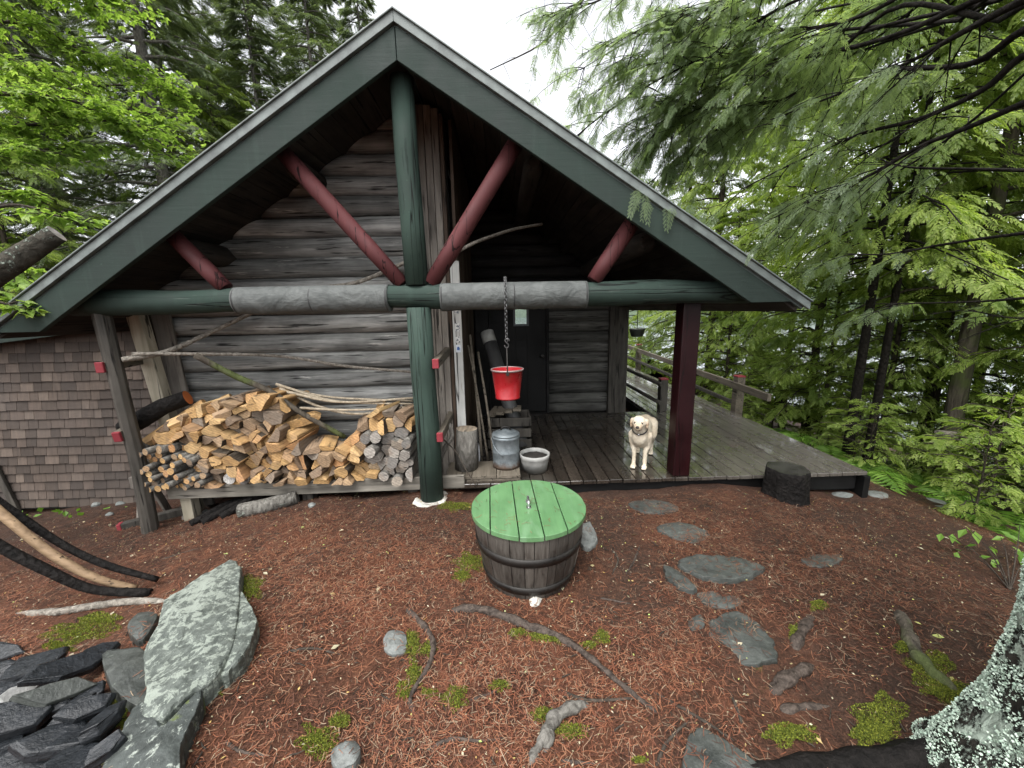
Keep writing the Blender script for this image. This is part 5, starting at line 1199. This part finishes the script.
# ------------------------------------------------------------------ stones
def smooth_loop(pts):
    out = []; n = len(pts)
    for i in range(n):
        a, b_, c_, d_ = pts[i-1], pts[i], pts[(i+1) % n], pts[(i+2) % n]; out.append(b_)
        for t in (.33, .67):
            q = .5*((2*b_)+(c_-a)*t+(2*a-5*b_+4*c_-d_)*t*t+(3*b_-a-3*c_+d_)*t**3); out.append(lerp(lerp(b_, c_, t), q, .8))
    return out
def slab(name, outline, th, m, label, cat='stone', lift=0., tilt=(0, 0), dome=.015, seed=1, rg=.012, group=None, jag=.07, world=False, steep=False, size_smooth=True):
    """a stone from its outline on the ground; tilt = rise per metre in x and y"""
    pts = [Vector((p[0], p[1])) for p in outline] if world else [Vector((q.x, q.y)) for q in (atZ(u, v, lift+gz(*(onG(u, v).xy))) for u, v in outline)]
    pts = smooth_loop(pts) if size_smooth else pts; c = sum(pts, Vector((0, 0)))/len(pts); size = max((p-c).length for p in pts); out = []
    for i in range(len(pts)):
        a, b_ = pts[i], pts[(i+1) % len(pts)]; k = max(2, int((b_-a).length/(size*.16)))
        for j in range(k):
            p = lerp(a, b_, j/k); p = c+(p-c)*(1+jag*mn.noise(Vector((p.x*9/size*.4, p.y*9/size*.4, seed)))+jag*.6*mn.noise(Vector((p.x*30/size*.4, p.y*30/size*.4, seed+3)))); out.append(p)
    if sum((out[i].x-c.x)*(out[(i+1) % len(out)].y-c.y)-(out[(i+1) % len(out)].x-c.x)*(out[i].y-c.y) for i in range(len(out))) < 0: out.reverse()
    z0 = gz(c.x, c.y)+lift; n = len(out); b = MB()
    rings = [(1.02 if not steep else 1.0, -th), (1.01, -th*.45), (1.0, -.012), (.975, 0), (.92, 0), (.8, .3), (.6, .6), (.38, .85), (.18, 1)]
    for s, h in rings:
        for p in out:
            q = c+(p-c)*s; d = q-c
            z = z0+tilt[0]*d.x+tilt[1]*d.y+(h if h <= 0 else dome*h)
            z += rg*mn.noise(Vector((q.x*5, q.y*5, seed)))+rg*.7*(mn.noise(Vector((q.x*14, q.y*14, seed+1))))+rg*.35*mn.noise(Vector((q.x*40, q.y*40, seed+2))) if s < 1.005 else rg*mn.noise(Vector((q.x*9, q.y*9, h*30)))
            b.v.append((q.x, q.y, z))
    for i in range(len(rings)-1):
        for j in range(n): b.f.append([i*n+j, i*n+(j+1) % n, (i+1)*n+(j+1) % n, (i+1)*n+j]); b.mi.append(0); b.sm.append(i > 2)
    b.f.append([(len(rings)-1)*n+j for j in range(n)]); b.mi.append(0); b.sm.append(True); b.f.append([j for j in range(n)][::-1]); b.mi.append(0); b.sm.append(False)
    return tag(b.build(name, m, recalc=False), label, cat, group)
slab('flat_boulder', [(158, 630), (166, 609), (188, 592), (210, 575), (238, 562), (240, 600), (234, 640), (216, 675), (186, 702), (163, 722), (143, 712), (146, 690), (144, 660)], .12, M['lichenrock'], 'large flat boulder crusted with pale lichen, lying tilted at left', 'boulder', .085, (.05, -.02), .02, 3, .016)
slab('stone_slab', [(241, 592), (250, 606), (258, 626), (248, 650), (228, 676), (217, 668), (232, 642), (238, 615)], .12, M['lichenrock'], 'narrow lichened slab tucked against the right side of the flat boulder', 'stone', .07, (.1, 0), .012, 4)
slab('stone_slab', [(100, 772), (118, 738), (140, 702), (165, 722), (188, 706), (204, 690), (196, 716), (182, 745), (178, 790), (130, 800)], .14, M['lichenrock2'], 'dark mossy lichened slab below the flat boulder at the bottom edge', 'stone', .07, (.08, .05), .02, 6)
slab('stone_slab', [(104, 664), (128, 655), (146, 655), (148, 690), (136, 704), (118, 694), (110, 685)], .12, M['stepstone'], 'smooth blue grey slab between the slate heap and the flat boulder', 'stone', .07, (0, 0), .01, 8)
slab('stone', [(128, 632), (140, 620), (158, 616), (150, 630), (138, 640)], .08, M['stepstone'], 'small dark stone peeping out at the upper left of the flat boulder', 'stone', .05, (0, 0), .02, 9)
steps = [([(628, 504), (645, 499), (670, 502), (681, 509), (660, 514), (640, 512)], 'wet flat stepping stone nearest the dog'), ([(655, 527), (675, 523), (700, 527), (717, 538), (692, 543), (667, 536)], 'flat stepping stone half sunk in needles, second from the deck'),
         ([(680, 561), (700, 553), (735, 555), (764, 567), (745, 578), (715, 580), (684, 570)], 'thick grey stepping stone with a broken front edge'), ([(664, 565), (680, 573), (696, 587), (690, 592), (668, 580)], 'narrow pointed stone sliver left of the thick stepping stone'),
         ([(698, 592), (725, 590), (748, 600), (730, 609), (705, 604)], 'thin stone patch showing through needles below the thick stepping stone'), ([(708, 626), (725, 613), (750, 615), (771, 638), (776, 655), (762, 667), (735, 661), (712, 652)], 'largest round dark stepping stone right of the centre'),
         ([(684, 758), (690, 732), (704, 725), (735, 745), (770, 778), (690, 795)], 'blue grey pointed stone cut by the bottom edge'), ([(802, 560), (820, 553), (842, 556), (839, 564), (815, 568)], 'small grey stone alone in the needles at right'), ([(688, 620), (700, 616), (705, 626), (692, 631)], 'fist sized grey stone left of the largest stepping stone')]
for k, (o_, lab) in enumerate(steps): slab('stepping_stone', o_, .07, M['stepstone'], lab, 'stone', .022 if k in (2, 3, 6) else .007, (0, 0), .006, 20+k, .010, jag=.14)
slab('stone', [(332, 748), (342, 742), (354, 742), (361, 751), (356, 764), (340, 768), (331, 760)], .08, M['fieldstone'], 'small rounded grey stone beside a moss tuft near the bottom edge', 'stone', .03, (0, 0), .03, 41)
slab('stone', [(383, 638), (392, 630), (405, 634), (408, 648), (396, 655), (385, 650)], .06, M['fieldstone'], 'rounded stone half buried beside the peeling root', 'stone', .015, (0, 0), .02, 42)
slab('stone', [(528, 600), (534, 592), (543, 595), (540, 606), (531, 608)][::1], .05, M['stone_w'], 'small white stone in front of the barrel, left side', 'stone', .0, (0, 0), .03, 43)
slab('stone', [(578, 528), (590, 524), (598, 540), (588, 548), (580, 542)], .09, M['fieldstone'], 'pale stone behind the right side of the barrel', 'stone', .03, (0, 0), .03, 44)
GW = 'small pale stones scattered by the shed'
for k, (u, v, r) in enumerate(((96, 505, .05), (18, 512, .06), (206, 512, .04), (110, 515, .035), (230, 508, .05), (262, 505, .04), (312, 506, .035), (120, 504, .05))):
    c = onG(u, v); slab('pale_stone', [(c.x+r*math.cos(a)*(1+.3*math.sin(3*a+k)), c.y+r*.8*math.sin(a)) for a in [i*.9 for i in range(7)]], .04, M['fieldstone'], 'small pale stone on the ground in front of shed and bench', 'stone', .012, (0, 0), .02, 50+k, .005, GW, world=True)
c = onG(870, 492)
for k, (dx, dy, r) in enumerate(((.0, -.05, .13), (-.35, -.06, .10), (.95, .1, .13), (1.1, .35, .11))):
    slab('pale_stone', [(c.x+dx+r*math.cos(a)*(1+.25*math.sin(2*a+k)), c.y+dy+r*.7*math.sin(a)) for a in [i*.9 for i in range(7)]], .08, M['fieldstone'], 'pale stone on the slope by the right end of the deck', 'stone', .0, (0, 0), .02, 60+k, .006, 'pale stones by the deck end', world=True)
# slate heap in the lower left corner
GSL = 'slate pieces heaped in the lower left corner'; LSL = 'dark wet jagged slate piece in the heap at lower left'
rs = random.Random(12)
def shard(u, v, L, W, T, yaw, pit, rol, m, lab, grp=None, dz=.0):
    yaw += rs.uniform(-.25, .25); pit += rs.uniform(-.15, .35); rol += rs.uniform(-.2, .3)
    c = onG(u, v); b = MB(); n = 6; prof_ = []
    for k in range(n):
        a = 2*math.pi*k/n+rs.uniform(-.32, .32); rr = rs.uniform(.75, 1.12); prof_.append(Vector((math.cos(a)*L/2*rr, math.sin(a)*W/2*rr)))
    for s, z in ((.86, -T/2), (1, -T*.2), (1.0, T*.25), (.90, T/2)):
        for p in prof_: b.v.append((p.x*s+rs.uniform(-.006, .006), p.y*s+rs.uniform(-.006, .006), z+p.x*.05+rs.uniform(-.004, .004)))
    for i in range(3):
        for j in range(n): b.f.append([i*n+j, i*n+(j+1) % n, (i+1)*n+(j+1) % n, (i+1)*n+j]); b.mi.append(0); b.sm.append(False)
    b.f.append([j for j in range(n)][::-1]); b.mi.append(0); b.sm.append(False); b.f.append([3*n+j for j in range(n)]); b.mi.append(0); b.sm.append(False)
    o = b.build('slate_piece', m, bevel=.0025, seg=1); o.location = (c.x, c.y, c.z+dz); o.rotation_euler = (pit, rol, yaw); return tag(o, lab, 'stone', grp)
shard(78, 690, .34, .15, .05, 1.05, .25, .25, M['slate'], 'longest grey slate slab on top of the slate heap', None, .13)
shard(66, 715, .30, .10, .05, .95, .3, .2, M['stepstone'], 'pale edged grey slate stood on edge in the slate heap', None, .12)
shard(26, 718, .17, .08, .035, 1.0, .3, .2, M['slatepale'], 'whitest slate piece in the middle of the slate heap', None, .13)
shard(8, 728, .12, .07, .035, 1.1, .3, .2, M['slatepale'], 'small white streaked slate piece at the left edge of the heap', None, .12)
shard(20, 745, .28, .18, .07, .5, .1, .2, M['slate'], 'broad dark slate block at the bottom left of the heap', None, .12)
for (u, v, L, W, yw) in ((40, 678, .28, .16, .4), (10, 690, .26, .16, .3), (8, 655, .24, .10, .1), (5, 672, .2, .1, .2), (95, 725, .2, .1, .9), (85, 745, .22, .11, .6), (60, 755, .26, .16, .3), (35, 765, .26, .18, .2), (105, 740, .16, .09, .8), (100, 668, .18, .1, 1.0), (55, 700, .22, .12, .7), (0, 710, .22, .14, .5), (30, 735, .24, .12, .9), (-15, 700, .26, .16, .2), (-20, 740, .3, .2, .4), (75, 772, .24, .15, .2), (112, 765, .14, .09, .6), (48, 728, .2, .1, .8), (-10, 768, .3, .2, .3), (70, 730, .2, .09, .9), (90, 705, .16, .08, 1.1)):
    shard(u, v, L, W, rs.uniform(.04, .075), yw+rs.uniform(-.2, .2), rs.uniform(-.1, .4), rs.uniform(-.2, .4), M['slate'], LSL, GSL, rs.uniform(.02, .09))

# ------------------------------------------------------------------ roots and sticks
def stick(name, px_, r0_, r1_, m, lab, cat='stick', lift=.6, seed=1, wob=.3, n=28, group=None, lifts=None):
    ws = []
    for i, q in enumerate(px_): p = onG(*q[:2]); p.z += r0_*lift+(lifts[i] if lifts else 0); ws.append(p)
    for i in (0, -1): ws[i].z -= 1.1*(r0_ if i == 0 else r1_)*(not lifts)
    P_ = polyline(ws, n); b = MB(); b.tube([p+Vector((.006*mn.noise(Vector((i*.9, seed, 0))), .006*mn.noise(Vector((i*.9, seed, 5))), .004*mn.noise(Vector((i*.9, seed, 9))))) for i, p in enumerate(P_)], [lerp(r0_, r1_, i/(n-1))*(1+.18*math.sin(i*1.3+seed)*(wob > .32))*min(1, .35+.4*min(i, n-1-i)) for i in range(n)], 12, wob=wob, seed=seed)
    return tag(b.build(name, m), lab, cat, group)
stick('driftwood_root', [(448, 610), (475, 611), (500, 617), (530, 628), (558, 638), (588, 658), (606, 674), (630, 694), (658, 714)], .024, .009, M['root'], 'long silvery bare root snaking across the needles in front of barrel', 'root', .5, 3, .5, 44)
stick('forked_wood', [(545, 752), (548, 735), (556, 722), (572, 712), (588, 704)], .026, .022, M['barkgrey'], 'short dark forked wood chunk lying in moss near the bottom', 'wood', .8, 4, .5, 18)
stick('forked_wood', [(530, 765), (540, 748), (549, 731)], .016, .018, M['barkgrey'], 'broken prong leaning against the short forked wood chunk', 'wood', .9, 5, .4, 12)
stick('peeling_root', [(404, 606), (420, 622), (432, 640), (430, 664), (418, 684), (410, 702), (420, 722)], .018, .010, M['root'], 'peeling reddish root curving through moss left of the silvery root', 'root', .2, 6, .5, 30)
stick('bare_root', [(812, 612), (806, 624), (798, 640), (794, 650)], .030, .034, M['root'], 'stout root knuckle topped by moss right of largest stepping stone', 'root', .0, 7, .45, 16)
stick('bare_root', [(815, 660), (803, 670), (785, 682), (768, 692)], .027, .036, M['root'], 'stout root knuckle lying below the moss topped one', 'root', .0, 8, .45, 16)
stick('bare_root', [(776, 712), (800, 708), (838, 706)], .026, .012, M['root'], 'short stub of root near the cedar roots', 'root', .0, 9, .45, 14)
stick('mossy_root', [(898, 606), (906, 630), (915, 652), (930, 672), (965, 700)], .030, .035, M['barkmoss'], 'dark mossy root running towards the cedar trunk', 'root', .2, 10, .4, 22)
GT = 'thin twigs scattered on the needles'
for k, q in enumerate(([(258, 664), (290, 652), (318, 650), (342, 656)], [(430, 748), (452, 740), (480, 742), (505, 738)], [(610, 548), (618, 560), (612, 575)], [(640, 545), (634, 562), (626, 574)], [(650, 690), (700, 720), (735, 742)], [(225, 740), (240, 752), (270, 757)], [(742, 724), (735, 705), (728, 690)], [(750, 516), (756, 528)], [(560, 690), (590, 702), (640, 700), (660, 716)], [(600, 598), (630, 604)], [(655, 768), (668, 742), (690, 720)], [(470, 700), (500, 690)], [(860, 590), (885, 600)], [(560, 760), (600, 765)], [(160, 560), (200, 548)], [(300, 560), (330, 545)])):
    stick('twig', q, .008, .004, M['root'] if k % 2 else M['bark'], 'thin dark twig lying on the needle covered ground', 'twig', .8, 11+k, .3, 16, GT)
# bent saplings and a pale branch at the left edge
stick('fallen_branch', [(16, 613), (60, 614), (95, 608), (130, 604), (168, 601)], .022, .020, M['stickgrey'], 'grey fallen branch lying flat on the ground below the bent stems', 'branch', .9, 31, .3, 26)
e = onG(152, 590)
def arch(pts, r, m, lab, sd): P_ = polyline(pts, 26); return tag(MB().tube(P_, [lerp(r, r*.75, i/25) for i in range(26)], 12, wob=.3, seed=sd).build('bent_stem', m), lab, 'stem')
arch([atY(-60, 455, -.95), atY(0, 503, -.96), atY(55, 540, -.96), atY(100, 563, -.96), e+Vector((0, .05, .04))], .026, M['barkblack'], 'upper black barked bent stem arching in from the left edge', 1)
arch([atY(-60, 466, -1.02), atY(0, 512, -1.04), atY(50, 553, -1.05), atY(95, 578, -1.05), e+Vector((-.08, -.02, .03))], .027, M['tanwood'], 'bare tan bent stem between the two black ones', 2)
arch([atY(-60, 505, -1.15), atY(0, 546, -1.14), atY(50, 572, -1.12), atY(95, 590, -1.08), e+Vector((.04, -.05, .02))], .030, M['barkblack'], 'lower black barked bent stem arching in from the left edge', 3)

# ------------------------------------------------------------------ ground litter (nobody could count it)
def scatter(n, x0, x1, y0, y1, dens=None):
    x = rng.uniform(x0, x1, n*2); y = rng.uniform(y0, y1, n*2)
    k = np.ones(len(x), bool)
    if dens is not None: k = rng.random(len(x)) < dens(x, y)
    k &= ~((x > .28) & (x < 4.3) & (y > -.05)); k &= ~(((x-RX)**2+(y-RY)**2) < .285**2)
    return x[k][:n], y[k][:n]
from mathutils.bvhtree import BVHTree
bv, bf, SLC = [], [], []
for o in list(bpy.data.objects):
    if o.type == 'MESH' and o.name.split('.')[0] in ('flat_boulder', 'stone_slab', 'stone', 'stepping_stone', 'pale_stone'):
        k = len(bv); cs_ = [v_.co.copy() for v_ in o.data.vertices]; bv += cs_; bf += [[k+i for i in p.vertices] for p in o.data.polygons]
        c = sum(cs_, Vector())/len(cs_); SLC.append((c.x, c.y, max((q-c).xy.length for q in cs_)))
SBV = BVHTree.FromPolygons(bv, bf); SLC = np.array(SLC)
def needles(n, name):
    def dens(x, y): d = .5+.5*np.sin(2.1*x+1.2*np.sin(1.7*y))*np.sin(2.6*y+.8)+.3*np.sin(6.3*x+2*np.sin(5*y))*np.sin(7*y+1); d = np.clip(d, .06, 1); return d*np.clip(1.25-.12*np.hypot(x-.7, y+3.3)**1.2, .25, 1)
    x, y = scatter(n, -4.2, 5.0, -3.2, .75, dens); n = len(x); L = rng.uniform(.018, .06, n); W = rng.uniform(.0007, .0014, n); a = rng.uniform(0, 2*np.pi, n)
    # needles fall in tufts that share a direction
    D = np.stack([np.cos(a), np.sin(a), rng.normal(0, .12, n)], -1); S = np.stack([-np.sin(a), np.cos(a), np.zeros(n)], -1)
    P = np.stack([x, y, gh(x, y)+rng.uniform(.002, .014, n)], -1); onst = np.zeros(n, bool)
    keep = np.ones(n, bool)
    for i in rng.choice(n, 60, replace=False):
        q = rng.uniform(0, 6.28); rr_ = .35*math.sqrt(rng.random()); x[i] = RX+rr_*math.cos(q); y[i] = RY+rr_*math.sin(q); P[i] = (x[i], y[i], lz+.0335); onst[i] = True; D[i, 2] = 0
    for i in np.nonzero(np.min(np.hypot(x[:, None]-SLC[None, :, 0], y[:, None]-SLC[None, :, 1])-SLC[None, :, 2], axis=1) < 0)[0]:
        h = SBV.ray_cast(Vector((x[i], y[i], 2)), Vector((0, 0, -1)))[0]
        if h is not None and h.z > P[i, 2]:
            if h.z < P[i, 2]+.06 and rng.random() < .22: P[i, 2] = h.z+.004; onst[i] = True
            else: keep[i] = False
    x, y, L, W, a, D, S, P, onst = [q[keep] for q in (x, y, L, W, a, D, S, P, onst)]; n = len(x)
    A = P-D*L[:, None]*.5; bow = rng.normal(0, .12, n); B = P+S*(L*bow)[:, None]; C = P+D*L[:, None]*.5; hw = S*W[:, None]
    A[:, 2] = np.maximum(A[:, 2], gh(A[:, 0], A[:, 1])+.001); C[:, 2] = np.maximum(C[:, 2], gh(C[:, 0], C[:, 1])+.001)
    V = np.stack([A-hw, A+hw, B-hw, B+hw, C-hw, C+hw], 1).reshape(-1, 3); i = np.arange(n)[:, None]*6
    Fq = np.concatenate([i+np.array([0, 2, 3, 1]), i+np.array([2, 4, 5, 3])], 0); return tag(np_mesh(name, V, Fq, M['needle']), kind='stuff')
needles(170000, 'pine_needles')
def flats(n, name, m, s0, s1, x0=-4.2, x1=5., y0=-3.2, y1=.6, T=None):
    x, y = scatter(n, x0, x1, y0, y1); n = len(x); a = rng.uniform(0, 6.28, n)
    return tag(spraymesh(name, np.stack([x, y, gh(x, y)+.010], -1), np.stack([np.cos(a), np.sin(a), rng.normal(0, .15, n)], -1), upn(n, .35), rng.uniform(s0, s1, n), T if T is not None else ovT, m, None, .1), kind='stuff')
flats(4200, 'bark_chips', M['litter'], .005, .018)
flats(150, 'fallen_leaves', M['litter'], .025, .05)
def bits(n, name):
    x, y = scatter(n, -4.2, 5, -3.2, .5); b = MB()
    for i in range(len(x)):
        L = random.uniform(.015, .06); a = random.uniform(0, 6.3); z = gz(x[i], y[i])+.008; d = Vector((math.cos(a), math.sin(a), random.uniform(-.1, .2)))*L; p = Vector((x[i], y[i], z)); m_ = p+d*.5+Vector((random.uniform(-.1, .1)*L, random.uniform(-.1, .1)*L, .002)); r = random.uniform(.0015, .004)
        b.tube([p, m_, p+d], [r, r, r*.6], 4, cap=False)
    return tag(b.build(name, M['bark'], recalc=False), kind='stuff')
bits(1000, 'twig_litter')
# moss cushions
mosspx = [(72, 634, 30, 9), (100, 622, 22, 8), (250, 588, 14, 12), (118, 716, 12, 16), (160, 700, 8, 8), (318, 742, 20, 16), (340, 722, 12, 8), (428, 650, 8, 8), (412, 645, 8, 14), (415, 675, 8, 12), (456, 698, 12, 12), (470, 563, 14, 10), (462, 576, 10, 6), (500, 686, 10, 6), (518, 634, 10, 5), (540, 638, 12, 5), (602, 638, 8, 7), (590, 646, 9, 4), (545, 716, 16, 9), (570, 732, 16, 8), (880, 716, 26, 22), (872, 735, 22, 12), (930, 668, 24, 16), (945, 690, 22, 12), (905, 648, 12, 6), (818, 606, 9, 5), (794, 633, 6, 8), (430, 694, 10, 5), (555, 640, 12, 5), (212, 690, 10, 8), (190, 700, 6, 5), (790, 735, 26, 10), (404, 692, 8, 10), (60, 648, 14, 6), (456, 507, 18, 5), (640, 762, 8, 4)]
P = []
for u, v, ru, rv in mosspx:
    c = onG(u, v); e1 = (onG(u+ru, v)-c)*1.25; e2 = (onG(u, v-rv)-c)*1.25; n = int(min(4000, 150+e1.length*e2.length*330000))
    for _ in range(n):
        a = random.uniform(0, 6.28); r = random.random()**.62*1.12*(.72+.38*mn.noise(Vector((math.cos(a)*1.6+u, math.sin(a)*1.6, v)))+.12*math.sin(5*a+u)); p = c+e1*(r*math.cos(a))+e2*(r*math.sin(a))
        P.append((p.x, p.y, .013*max(0, 1-r*r)*(1+.6*mn.noise(Vector((p.x*30, p.y*30, 0))))))
P = np.array(P); n = len(P); P[:, 2] += gh(P[:, 0], P[:, 1])
tag(spraymesh('moss', P, rvec(n)*.9+np.array([0, 0, .7]), rvec(n), rng.uniform(.004, .010, n), np.array([quadT(0, 0, 0, 1, .5)]), M['mossm'], None, .0), kind='stuff')
print('moss', n)
print('objects', len(bpy.data.objects), 'verts', sum(len(m.vertices) for m in bpy.data.meshes))
